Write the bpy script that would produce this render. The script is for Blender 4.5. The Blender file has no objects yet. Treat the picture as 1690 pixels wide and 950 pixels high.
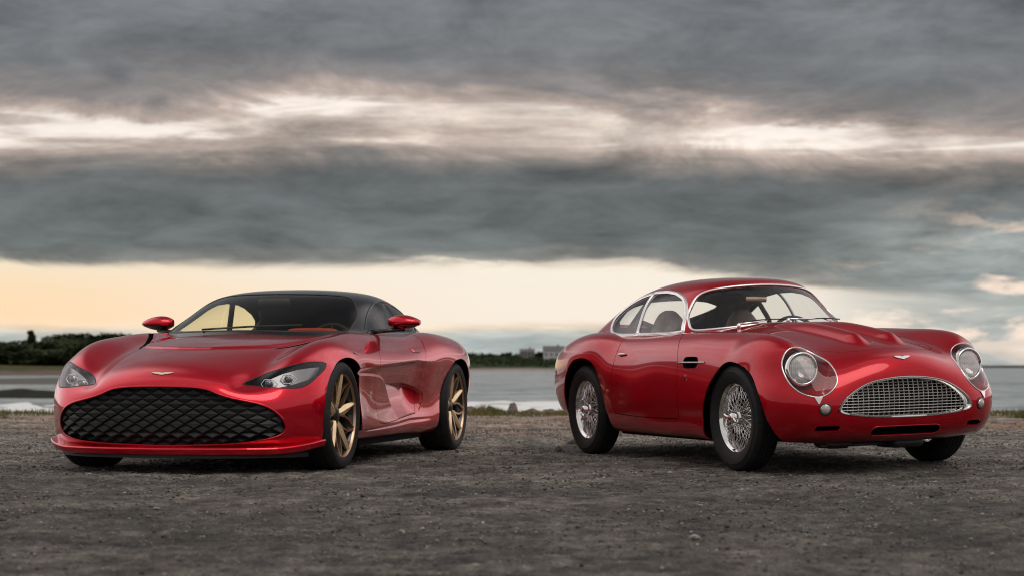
import bpy, bmesh, math, random
import numpy as np
from mathutils import Vector, Matrix, noise as mnoise
random.seed(7); RNG=np.random.default_rng(7)
SC=bpy.context.scene; COL=SC.collection; PI=math.pi; R_=math.radians

# ------------------------------------------------------------------ camera
cam=bpy.data.cameras.new('camera'); camo=bpy.data.objects.new('camera',cam); COL.objects.link(camo); SC.camera=camo
camo.location=(0,0,.6514); camo.rotation_euler=(R_(90),0,0)
cam.sensor_width=36; cam.lens=36*2957/1690.; cam.shift_y=(604-475)/1690.; cam.clip_start=.1; cam.clip_end=20000
cam.dof.use_dof=True; cam.dof.focus_distance=11.6; cam.dof.aperture_fstop=3.0; cam.dof.aperture_blades=9

# ------------------------------------------------------------------ render look
SC.view_settings.view_transform='Standard'; SC.view_settings.look='None'; SC.view_settings.exposure=0.0; SC.view_settings.gamma=1
SC.render.engine='CYCLES'
try:
    SC.cycles.use_denoising=True; SC.cycles.denoiser='OPENIMAGEDENOISE'
except Exception: pass
SC.cycles.max_bounces=10; SC.cycles.transparent_max_bounces=16; SC.cycles.glossy_bounces=6; SC.cycles.transmission_bounces=10
SC.cycles.pixel_filter_type='BLACKMAN_HARRIS'; SC.cycles.filter_width=1.15; SC.cycles.caustics_reflective=False; SC.cycles.caustics_refractive=False; SC.cycles.sample_clamp_indirect=6

# ------------------------------------------------------------------ node helpers
class NT:
    def __init__(s,tree): s.t=tree; s.n=tree.nodes; s.l=tree.links
    def node(s,typ,**k):
        n=s.n.new(typ)
        for a,b in k.items(): setattr(n,a,b)
        return n
    def put(s,sock,v):
        if v is None: return
        if isinstance(v,bpy.types.NodeSocket): s.l.new(v,sock)
        else:
            if hasattr(sock.default_value,'__len__') and not hasattr(v,'__len__'): v=(v,)*len(sock.default_value)
            if hasattr(sock.default_value,'__len__') and len(v)==3 and len(sock.default_value)==4: v=tuple(v)+(1,)
            sock.default_value=v
    def m(s,op,a,b=None,c=None,clamp=False):
        n=s.node('ShaderNodeMath',operation=op,use_clamp=clamp)
        s.put(n.inputs[0],a); s.put(n.inputs[1],b); s.put(n.inputs[2],c); return n.outputs[0]
    def mix(s,f,a,b,typ='MIX'):
        n=s.node('ShaderNodeMix',data_type='RGBA',blend_type=typ); s.put(n.inputs[0],f); s.put(n.inputs[6],a); s.put(n.inputs[7],b); return n.outputs[2]
    def noise(s,v,scale,detail=4,rough=.5,dist=0):
        n=s.node('ShaderNodeTexNoise'); s.put(n.inputs['Vector'],v); s.put(n.inputs['Scale'],scale); s.put(n.inputs['Detail'],detail); s.put(n.inputs['Roughness'],rough); s.put(n.inputs['Distortion'],dist); return n.outputs[0]
    def voro(s,v,scale,feature='F1',out='Distance',rnd=1):
        n=s.node('ShaderNodeTexVoronoi',feature=feature); s.put(n.inputs['Vector'],v); s.put(n.inputs['Scale'],scale); s.put(n.inputs['Randomness'],rnd); return n.outputs[out]
    def ss(s,v,a,b,lo=0,hi=1):
        n=s.node('ShaderNodeMapRange',interpolation_type='SMOOTHSTEP'); s.put(n.inputs[0],v); s.put(n.inputs[1],a); s.put(n.inputs[2],b); s.put(n.inputs[3],lo); s.put(n.inputs[4],hi); return n.outputs[0]
    def comb(s,x,y,z=0):
        n=s.node('ShaderNodeCombineXYZ'); s.put(n.inputs[0],x); s.put(n.inputs[1],y); s.put(n.inputs[2],z); return n.outputs[0]
    def sep(s,v):
        n=s.node('ShaderNodeSeparateXYZ'); s.put(n.inputs[0],v); return n.outputs
    def ramp(s,f,stops,interp='LINEAR'):
        n=s.node('ShaderNodeValToRGB'); n.color_ramp.interpolation=interp; e=n.color_ramp.elements
        while len(e)<len(stops): e.new(.5)
        for el,(p,c) in zip(e,stops): el.position=p; el.color=(tuple(c)+(1,)) if hasattr(c,'__len__') else (c,c,c,1)
        s.put(n.inputs[0],f); return n.outputs[0]
    def bump(s,h,strength=.5,dist=.01,nrm=None):
        n=s.node('ShaderNodeBump'); s.put(n.inputs['Strength'],strength); s.put(n.inputs['Distance'],dist); s.put(n.inputs['Height'],h)
        if nrm is not None: s.put(n.inputs['Normal'],nrm)
        return n.outputs[0]

# ------------------------------------------------------------------ sky and sun
SUN_EL,SUN_AZ=R_(56),R_(150)      # azimuth measured from +Y towards +X
def make_world():
    w=bpy.data.worlds.new('World'); SC.world=w; w.use_nodes=True; t=NT(w.node_tree)
    for n in list(t.n): t.n.remove(n)
    g=t.node('ShaderNodeTexCoord').outputs['Generated']; x,y,z=t.sep(g)
    A=t.m('ARCTAN2',x,y); hor=t.m('SQRT',t.m('ADD',t.m('MULTIPLY',x,x),t.m('MULTIPLY',y,y)))
    E=t.m('DIVIDE',z,t.m('MAXIMUM',hor,.02)); E=t.m('MINIMUM',E,6)
    # cloud coordinates: on the unit circle so nothing breaks behind the camera
    cx=t.m('DIVIDE',x,t.m('MAXIMUM',hor,.02)); cy=t.m('DIVIDE',y,t.m('MAXIMUM',hor,.02))
    lE=t.m('MULTIPLY',t.m('LOGARITHM',t.m('ADD',t.m('MAXIMUM',E,0),.12),2.718),.12)   # finer towards the horizon
    P=lambda k,ke,off=0: t.comb(t.m('MULTIPLY',cx,k),t.m('MULTIPLY',cy,k),t.m('ADD',t.m('MULTIPLY',lE,ke),off))
    n1=t.noise(P(3.2,34,1.3),1,3,.5,.3); n2=t.noise(P(9,190,4.7),1,4,.55,.6); n3=t.noise(P(7,62,9.1),1,8,.66,.7); n6=t.noise(P(30,170,3.3),1,6,.68,.5); n7=t.noise(P(12,80,6.1),1,6,.6,.6)
    tilt=t.m('MULTIPLY',t.m('SUBTRACT',1,t.m('COSINE',t.m('ADD',t.m('MULTIPLY',A,6.0),.18))),.012)
    e=t.m('ADD',t.m('ADD',E,tilt),t.m('ADD',t.m('MULTIPLY',t.m('SUBTRACT',n1,.5),.040),t.m('ADD',t.m('MULTIPLY',t.m('SUBTRACT',n2,.5),.010),t.m('MULTIPLY',t.m('SUBTRACT',n3,.5),.048))))
    # near the horizon the bank is crisp and level
    eb=t.m('ADD',E,t.m('ADD',t.m('MULTIPLY',t.m('SUBTRACT',n1,.5),.020),t.m('MULTIPLY',t.m('SUBTRACT',n3,.5),.014)))
    eb=t.m('ADD',eb,t.ss(t.m('SINE',t.m('SUBTRACT',t.m('MULTIPLY',A,5.0),.18)),.15,.95,0,.016))
    low=t.ss(E,.045,.085); e=t.m('ADD',t.m('MULTIPLY',eb,t.m('SUBTRACT',1,low)),t.m('MULTIPLY',e,low))
    f=t.m('DIVIDE',t.m('MAXIMUM',e,0),.26,clamp=True)
    S=lambda v:v/.26
    c=t.ramp(f,[(0,(.50,.53,.51)),(S(.012),(.42,.47,.46)),(S(.018),(.55,.55,.50)),(S(.024),(1.0,.72,.46)),(S(.040),(.97,.73,.48)),(S(.0535),(.92,.76,.56)),
        (S(.0585),(.26,.255,.235)),(S(.066),(.155,.17,.168)),(S(.085),(.125,.135,.138)),(S(.108),(.122,.128,.128)),(S(.120),(.23,.20,.18)),(S(.129),(.52,.42,.36)),
        (S(.138),(.84,.72,.63)),(S(.148),(.50,.40,.345)),(S(.158),(.24,.215,.205)),(S(.172),(.165,.166,.170)),(S(.195),(.175,.18,.185)),(1.0,(.20,.205,.21))])
    # warmer to the left of the glow, whiter at its middle
    warm=t.ss(t.m('SINE',t.m('ADD',t.m('MULTIPLY',A,3.0),.9)),.05,.85)
    bandm=t.m('MULTIPLY',t.ss(e,.018,.026),t.m('SUBTRACT',1,t.ss(e,.05,.06)))
    c=t.mix(t.m('MULTIPLY',bandm,t.m('MULTIPLY',warm,.75)),c,(.93,.88,.80))
    # banks of grey cloud that close the glow here and there (one begins at the right)
    cl=t.m('MULTIPLY',t.ss(t.m('SINE',t.m('SUBTRACT',t.m('MULTIPLY',A,5.0),.18)),.52,.93),t.m('SUBTRACT',1,t.ss(E,.06,.10)))
    n5=t.noise(P(15,75,2.2),1,6,.6,.25); brk=t.ss(n5,.50,.62); brk2=t.ss(n1,.38,.52)
    greyc=t.mix(t.m('MULTIPLY',brk,brk2),t.mix(t.ss(n3,.35,.65),(.26,.30,.30),(.46,.49,.47)),(1.0,.80,.66))
    c=t.mix(t.m('MULTIPLY',cl,.92),c,greyc)
    # texture inside the dark clouds, white cores in the streak
    tex=t.m('ADD',-.36,t.m('ADD',t.m('ADD',t.m('MULTIPLY',n7,1.55),t.m('MULTIPLY',n6,.70)),t.m('MULTIPLY',n2,.40))); tex=t.mix(bandm,t.comb(tex,tex,tex),(1,1,1))
    c=t.mix(1,c,tex,'MULTIPLY')
    core=t.m('MULTIPLY',t.m('MULTIPLY',t.ss(e,.128,.137),t.m('SUBTRACT',1,t.ss(e,.142,.150))),t.ss(n2,.46,.62))
    c=t.mix(t.m('MULTIPLY',core,.7),c,(1.08,.98,.90))
    # overhead the overcast is thinner and paler
    hi=t.ss(E,.22,.75); n4=t.noise(g,2.2,6,.55,.5); back=t.ss(y,.42,-.62)   # the storm deck stands over the bay and thins out inland
    over=t.mix(back,t.mix(t.ss(n4,.35,.65),(.075,.078,.082),(.125,.12,.118)),t.mix(t.ss(n4,.32,.66),(.48,.48,.50),(.80,.76,.73))); c=t.mix(hi,c,over)
    side=t.m('MULTIPLY',t.ss(cy,.955,.80),t.m('SUBTRACT',t.ss(E,.006,.05),t.m('MULTIPLY',t.ss(E,.9,3.0),t.ss(cy,-.2,.6))))
    c=t.mix(t.m('MULTIPLY',side,.9),c,t.mix(t.ss(cy,-.35,.35),t.mix(t.ss(n3,.36,.64),(.46,.44,.44),(.66,.61,.58)),t.mix(t.ss(n3,.36,.64),(1.0,.91,.96),(1.35,1.22,1.18))))
    # below the horizon (never in view past the ground sheets)
    c=t.mix(t.ss(z,-.02,-.001,1,0),c,(.12,.12,.11))
    sk=t.node('ShaderNodeTexSky',sky_type='NISHITA'); sk.sun_disc=False; sk.sun_elevation=SUN_EL; sk.sun_rotation=SUN_AZ; sk.air_density=1; sk.dust_density=3
    tot=t.node('ShaderNodeVectorMath',operation='MULTIPLY_ADD'); t.put(tot.inputs[0],sk.outputs[0]); t.put(tot.inputs[1],(.06,.06,.06)); 
    cs=t.node('ShaderNodeVectorMath',operation='SCALE'); t.put(cs.inputs[0],c); cs.inputs[3].default_value=10.0; t.put(tot.inputs[2],cs.outputs[0])
    bg=t.node('ShaderNodeBackground'); t.put(bg.inputs[0],tot.outputs[0]); bg.inputs[1].default_value=.1
    o=t.node('ShaderNodeOutputWorld'); t.l.new(bg.outputs[0],o.inputs[0])
make_world()
sun=bpy.data.lights.new('sun','SUN'); suno=bpy.data.objects.new('sun',sun); COL.objects.link(suno)
sun.energy=.9; sun.angle=R_(35); sun.color=(1,.93,.86)
_d=Vector((math.sin(SUN_AZ)*math.cos(SUN_EL),math.cos(SUN_AZ)*math.cos(SUN_EL),math.sin(SUN_EL)))
suno.rotation_euler=_d.to_track_quat('Z','Y').to_euler(); suno.location=_d*30

# ------------------------------------------------------------------ materials
MATS={}
def mat(name,col=(.5,.5,.5),rough=.5,metal=0,coat=0,coat_rough=.03,trans=0,ior=1.45,spec=None,emis=None,alpha=None):
    if name in MATS: return MATS[name]
    m=bpy.data.materials.new(name); m.use_nodes=True; t=NT(m.node_tree); b=t.n['Principled BSDF']
    b.inputs['Base Color'].default_value=tuple(col)+(1,); b.inputs['Roughness'].default_value=rough; b.inputs['Metallic'].default_value=metal
    b.inputs['Coat Weight'].default_value=coat; b.inputs['Coat Roughness'].default_value=coat_rough
    b.inputs['Transmission Weight'].default_value=trans; b.inputs['IOR'].default_value=ior
    if spec is not None: b.inputs['Specular IOR Level'].default_value=spec
    if emis: b.inputs['Emission Color'].default_value=tuple(emis[0])+(1,); b.inputs['Emission Strength'].default_value=emis[1]
    MATS[name]=m; m['nt']=1; return m
def mt(m): t=NT(m.node_tree); return t,t.n['Principled BSDF']

def car_paint(name,col,metal,rough,flake=.0,coat_ior=1.5):
    m=mat(name,col,rough,metal,coat=1,coat_rough=.015); t,b=mt(m)
    b.inputs['Coat IOR'].default_value=coat_ior; b.inputs['Specular IOR Level'].default_value=.06
    g=t.node('ShaderNodeTexCoord').outputs['Object']
    n=t.noise(g,2.5,3,.5); dusty=t.noise(g,38,4,.7)
    t.put(b.inputs['Coat Roughness'],t.m('ADD',.008,t.m('MULTIPLY',t.ss(dusty,.45,.8),.03)))
    if flake:
        v=t.voro(g,1400,'F1','Color'); f=t.sep(v)[0]
        t.put(b.inputs['Roughness'],t.m('ADD',rough-.06,t.m('MULTIPLY',f,.14)))
        t.put(b.inputs['Base Color'],t.mix(t.m('MULTIPLY',f,flake),col,tuple(min(1,c*2.2) for c in col)))
    return m
PAINT_N=car_paint('metallic red lacquer',(.56,.0006,.016),.68,.25,.30,1.50)
PAINT_O=car_paint('solid dark red lacquer',(.46,.0002,.010),.52,.32,.0,1.43)
BLACKG=mat('gloss black lacquer',(.013,.014,.015),.16,0,.35,.02)
BLACKM=mat('satin black plastic',(.016,.016,.017),.5)
DARK=mat('unlit underbody black',(.006,.006,.006),.85,spec=.1)
CHROME=mat('polished chrome',(.82,.81,.79),.06,1)
ALU=mat('brushed aluminium',(.62,.62,.62),.25,1)
SATIN=mat('satin bright metal',(.90,.89,.87),.30,.9)
SPOKEM=mat('bright wire spoke metal',(.92,.91,.90),.20,.92)
STEEL=mat('machined steel disc',(.32,.31,.30),.32,1)
CAST=mat('dark cast iron',(.05,.05,.05),.5,.6)
RUBBER=mat('tyre rubber',(.017,.017,.018),.62,spec=.35)
def _rub():
    t,b=mt(RUBBER); g=t.node('ShaderNodeTexCoord').outputs['Object']
    n=t.noise(g,9,5,.65); t.put(b.inputs['Base Color'],t.mix(t.ss(n,.45,.8),(.013,.013,.014),(.034,.032,.030)))
    t.put(b.inputs['Roughness'],t.m('ADD',.5,t.m('MULTIPLY',n,.3)))
_rub()
GOLD=mat('satin gold alloy',(.95,.72,.42),.33,.6,coat=.3)
GOLDD=mat('bronze alloy edge',(.55,.36,.24),.33,.9)
WHEELB=mat('wheel pocket black',(.012,.011,.011),.3,coat=.5)
BADGE=mat('pale gold badge',(.90,.80,.62),.25,.7)
def glass(name,tint,rough=0,alpha_t=.9):
    """thin pane: transparent with a fresnel reflection"""
    if name in MATS: return MATS[name]
    m=bpy.data.materials.new(name); m.use_nodes=True; t=NT(m.node_tree)
    for n in list(t.n): t.n.remove(n)
    tr=t.node('ShaderNodeBsdfTransparent'); t.put(tr.inputs[0],tint); gl=t.node('ShaderNodeBsdfGlossy'); gl.inputs['Roughness'].default_value=rough+.01
    fr=t.node('ShaderNodeFresnel'); fr.inputs[0].default_value=1.45
    geo=t.node('ShaderNodeNewGeometry')
    f=t.m('MULTIPLY',fr.outputs[0],t.m('SUBTRACT',1,geo.outputs['Backfacing']))
    f=t.m('MINIMUM',t.m('MULTIPLY',f,1.15),.95)
    mx=t.node('ShaderNodeMixShader'); t.put(mx.inputs[0],f); t.l.new(tr.outputs[0],mx.inputs[1]); t.l.new(gl.outputs[0],mx.inputs[2])
    o=t.node('ShaderNodeOutputMaterial'); t.l.new(mx.outputs[0],o.inputs[0]); MATS[name]=m; return m
GLASS_CLEAR=glass('clear window glass',(.90,.92,.91))
GLASS_SIDE=glass('side window perspex',(.80,.82,.82),.01)
GLASS_DARK=glass('dark tinted glass',(.93,.94,.70))
GLASS_LAMP=glass('lamp cover glass',(.93,.93,.93))
LEATHER=mat('tan leather',(.46,.33,.25),.5); LEATHERB=mat('black leather',(.012,.012,.013),.5); LEATHERR=mat('red leather',(.33,.02,.02),.5)

# ------------------------------------------------------------------ scene-graph helpers
def tagp(o,label=None,cat=None,group=None,kind=None):
    if label: o['label']=label
    if cat: o['category']=cat
    if group: o['group']=group
    if kind: o['kind']=kind
    return o
def empty(name,loc=(0,0,0),rot=(0,0,0),label=None,cat=None,group=None):
    o=bpy.data.objects.new(name,None); COL.objects.link(o); o.location=loc; o.rotation_euler=rot; o.empty_display_size=.2
    return tagp(o,label,cat,group)
def mesh_obj(name,V,F,m,parent=None,N=None,smooth=True,loc=None,rot=None,mi=None,label=None):
    me=bpy.data.meshes.new(name); me.from_pydata([tuple(map(float,v)) for v in V],[],[tuple(int(i) for i in f) for f in F])
    for mm in (m if isinstance(m,(list,tuple)) else [m]): me.materials.append(mm)
    if smooth: me.polygons.foreach_set('use_smooth',[True]*len(me.polygons))
    if mi is not None: me.polygons.foreach_set('material_index',[int(i) for i in mi])
    me.update()
    if N is not None and smooth and len(me.vertices)==len(N): me.normals_split_custom_set_from_vertices([tuple(map(float,n)) for n in N])
    o=bpy.data.objects.new(name,me); COL.objects.link(o)
    if parent is not None: o.parent=parent
    if loc is not None: o.location=loc
    if rot is not None: o.rotation_euler=rot
    if label: o['label']=label
    return o
def inst(o,parent=None,loc=None,rot=None,scale=None,name=None):
    c=o.copy(); 
    if name: c.name=name
    COL.objects.link(c); c.parent=parent if parent is not None else o.parent
    if loc is not None: c.location=loc
    if rot is not None: c.rotation_euler=rot
    if scale is not None: c.scale=scale
    return c
class MB:
    """collects simple solids into one mesh"""
    def __init__(s): s.V=[];s.F=[];s.M=[]
    def add(s,V,F,mi=0):
        k=len(s.V); s.V+= [tuple(map(float,v)) for v in V]; s.F+=[tuple(int(i)+k for i in f) for f in F]; s.M+=[mi]*len(F); return s
    def box(s,c,d,mi=0,bev=.0,rz=0):
        x,y,z=[a/2 for a in d]; b=min(bev,x,y,z)*.99
        if b<=0:
            V=[(sx*x,sy*y,sz*z) for sx in(-1,1) for sy in(-1,1) for sz in(-1,1)]
            F=[(0,1,3,2),(4,6,7,5),(0,4,5,1),(2,3,7,6),(0,2,6,4),(1,5,7,3)]
        else:
            V=[];L=[(-z,b),(-z+b,0),(z-b,0),(z,b)]
            for zz,i in L:
                for sx,sy,cc in((1,1,0),(-1,1,1),(-1,-1,2),(1,-1,3)):
                    X=x-i;Yy=y-i; k=b
                    p=[(sx*X,sy*(Yy-k)),(sx*(X-k),sy*Yy)]
                    if cc in(1,3): p=p[::-1]
                    V+=[(a,bb,zz) for a,bb in p]
            F=[tuple(range(7,-1,-1)),tuple(range(24,32))]
            for l in range(3):
                for i in range(8): j=(i+1)%8; F.append((l*8+i,l*8+j,l*8+8+j,l*8+8+i))
        ca,sa=math.cos(rz),math.sin(rz)
        return s.add([(c[0]+a*ca-bb*sa,c[1]+a*sa+bb*ca,c[2]+cc) for a,bb,cc in V],F,mi)
    def tube(s,pts,r,n=8,mi=0,closed=False,cap=True):
        V,F=tube_mesh(pts,r,n,closed,cap); return s.add(V,F,mi)
    def lathe(s,prof,n=48,axis='y',c=(0,0,0),mi=0,a0=0,a1=2*PI,closed=False):
        V,F=lathe_mesh(prof,n,axis,c,a0,a1,closed); return s.add(V,F,mi)
    def build(s,name,m,parent=None,smooth=True,**k):
        return mesh_obj(name,s.V,s.F,m,parent,smooth=smooth,mi=s.M,**k)
def auto(o,ang=35):
    me=o.data; bm=bmesh.new(); bm.from_mesh(me); bmesh.ops.recalc_face_normals(bm,faces=bm.faces); a=R_(ang)
    for e in bm.edges: e.smooth = (len(e.link_faces)!=2) or (e.calc_face_angle(0)<a)
    bm.to_mesh(me); bm.free(); return o
def tube_mesh(pts,r,n=8,closed=False,cap=True,sq=(1,1),up=None):
    P=np.array(pts,float); k=len(P)
    T=np.roll(P,-1,0)-np.roll(P,1,0)
    if not closed: T[0]=P[1]-P[0];T[-1]=P[-1]-P[-2]
    T/=np.linalg.norm(T,axis=1,keepdims=True)+1e-12
    rr=np.broadcast_to(np.array(r,float),(k,))
    if up is None:
        u=np.zeros((k,3)); ref=np.array((0,0,1.)) if abs(T[0][2])<.9 else np.array((1.,0,0))
        for i in range(k):
            ref=ref-T[i]*ref.dot(T[i]); ref/=np.linalg.norm(ref)+1e-12; u[i]=ref
    else:
        u=np.array(up,float); u=u-T*(u*T).sum(1,keepdims=True); u/=np.linalg.norm(u,axis=1,keepdims=True)+1e-12
    w=np.cross(T,u); a=np.arange(n)*2*PI/n
    V=(P[:,None]+rr[:,None,None]*(sq[0]*np.cos(a)[None,:,None]*w[:,None]+sq[1]*np.sin(a)[None,:,None]*u[:,None])).reshape(-1,3)
    F=[]
    for i in range(k if closed else k-1):
        j=(i+1)%k
        for q in range(n): F.append((i*n+q,i*n+(q+1)%n,j*n+(q+1)%n,j*n+q))
    if cap and not closed: F.append(tuple(range(n-1,-1,-1))); F.append(tuple((k-1)*n+q for q in range(n)))
    return V,F
def lathe_mesh(prof,n=48,axis='y',c=(0,0,0),a0=0,a1=2*PI,closed=False):
    """prof: list of (radius, offset along axis)"""
    full=abs(a1-a0-2*PI)<1e-6; m=n if full else n+1; V=[]
    for i in range(m):
        a=a0+(a1-a0)*i/n; ca,sa=math.cos(a),math.sin(a)
        for r,o in prof:
            if axis=='y': V.append((c[0]+r*ca,c[1]+o,c[2]+r*sa))
            elif axis=='x': V.append((c[0]+o,c[1]+r*ca,c[2]+r*sa))
            else: V.append((c[0]+r*ca,c[1]+r*sa,c[2]+o))
    k=len(prof);F=[]
    for i in range(n):
        j=(i+1)%m
        for q in range(k if closed else k-1):
            p=(q+1)%k; F.append((i*k+q,i*k+p,j*k+p,j*k+q))
    return V,F
# ------------------------------------------------------------------ spline skins and trimmed panels
def _bas(t): return np.stack([(1-t)**3,3*t**3-6*t**2+4,-3*t**3+3*t**2+3*t+1,t**3],-1)/6.
def _dbas(t): return np.stack([-3*(1-t)**2,9*t**2-12*t,-9*t**2+6*t+3,3*t**2],-1)/6.
class Skin:
    """bicubic B-spline close to the given rows of points; column 0 is the car's centre line"""
    def __init__(s,rows,disp=None,emph=4):
        D=np.array(rows,float); s.nu,s.nv=D.shape[:2]; P=D.copy(); s.disp=disp
        for k in range(emph): s._ext(P); P=P+(D-s._knots())*.9
        s._ext(P)
    def _ext(s,P):
        P=np.concatenate([(2*P[0]-P[1])[None],P,(2*P[-1]-P[-2])[None]],0)
        s.E=np.concatenate([(P[:,1]*np.array([1,-1,1]))[:,None],P,(2*P[:,-1]-P[:,-2])[:,None]],1)
    def _knots(s):
        E=s.E; R=(E[:-2]+4*E[1:-1]+E[2:])/6; return (R[:,:-2]+4*R[:,1:-1]+R[:,2:])/6
    def _base(s,u,v,need_n=True):
        iu=np.clip(np.floor(u).astype(int),0,s.nu-2);iv=np.clip(np.floor(v).astype(int),0,s.nv-2)
        tu=u-iu;tv=v-iv; bu,bv=_bas(tu),_bas(tv);du,dv=_dbas(tu),_dbas(tv); p=0;pu=0;pv=0
        for a in range(4):
            for b in range(4):
                e=s.E[iu+a,iv+b]; p=p+(bu[...,a]*bv[...,b])[...,None]*e
                pu=pu+(du[...,a]*bv[...,b])[...,None]*e; pv=pv+(bu[...,a]*dv[...,b])[...,None]*e
        n=np.cross(pv,pu); n/=np.linalg.norm(n,axis=-1,keepdims=True)+1e-12
        return p,n
    def pos(s,uv):
        p,n=s._base(uv[:,0],uv[:,1])
        if s.disp is not None: p=p+n*s.disp(p)[:,None]
        return p
    def full(s,uv):
        if s.disp is None: return s._base(uv[:,0],uv[:,1])
        e=.012; U=np.array([[e,0]]);W=np.array([[0,e]]); p=s.pos(uv)
        a=s.pos(uv+U)-s.pos(uv-U); b=s.pos(uv+W)-s.pos(uv-W)
        n=np.cross(b,a); n/=np.linalg.norm(n,axis=-1,keepdims=True)+1e-12
        return p,n
def crom(pts,closed=True,k=6):
    P=np.array(pts,float); n=len(P); out=[]
    for i in range(n if closed else n-1):
        g=lambda j: P[j%n] if closed else P[min(max(j,0),n-1)]
        a,b,c,d=g(i-1),g(i),g(i+1),g(i+2)
        for t in np.arange(k)/k: out.append(.5*((2*b)+(c-a)*t+(2*a-5*b+4*c-d)*t*t+(3*b-a-3*c+d)*t**3))
    if not closed: out.append(P[-1])
    return np.array(out)
def sdf(poly,pad=.25):
    """signed distance to a closed outline, positive inside"""
    A=np.array(poly,float);B=np.roll(A,-1,0); lo=A.min(0)-pad;hi=A.max(0)+pad
    def fn(a,b):
        q=np.stack([a,b],-1); out=np.full(len(q),-pad); m=((q>lo)&(q<hi)).all(1); Q=q[m]
        if len(Q)==0: return out
        d=np.full(len(Q),1e9); ins=np.zeros(len(Q),bool)
        for p,r in zip(A,B):
            e=r-p; w=Q-p; t=np.clip((w@e)/(e@e+1e-18),0,1); d=np.minimum(d,np.hypot(*(w-t[:,None]*e).T))
            c=((p[1]>Q[:,1])!=(r[1]>Q[:,1])); 
            with np.errstate(all='ignore'): xx=(r[0]-p[0])*(Q[:,1]-p[1])/(r[1]-p[1])+p[0]
            ins^=c&(Q[:,0]<xx)
        out[m]=np.where(ins,d,-d); return out
    return fn
def region(kind,pts,*cond,smooth=True,sym=False,phi=0,k=6):
    """a trim outline seen along an axis; cond are further signed limits"""
    P=[tuple(p) for p in pts]
    if sym: P=P+[(-a,b) if kind!='xy' else (a,-b) for a,b in P[::-1] if abs(a if kind!='xy' else b)>1e-6]
    f=sdf(crom(P,True,k) if smooth else P); c,s_=math.cos(phi),math.sin(phi)
    def fn(p):
        if kind=='xz': v=f(p[:,0],p[:,2])
        elif kind=='yz': v=f(p[:,1],p[:,2])
        elif kind=='xy': v=f(p[:,0],p[:,1])
        elif kind=='tilt': v=f(*tilt_ab(p,phi))
        else: v=f(p[:,1]*c-p[:,0]*s_,p[:,2])
        for q in cond: v=np.minimum(v,q(p))
        return v
    return fn
def tilt_ab(p,phi,th=.5):
    s=p[:,0]*math.cos(phi)+p[:,1]*math.sin(phi); return p[:,1]*math.cos(phi)-p[:,0]*math.sin(phi), p[:,2]*math.cos(th)-s*math.sin(th)
rot_ab=lambda pts,phi:[(y*math.cos(phi)-x*math.sin(phi),z) for x,y,z in pts]
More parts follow.
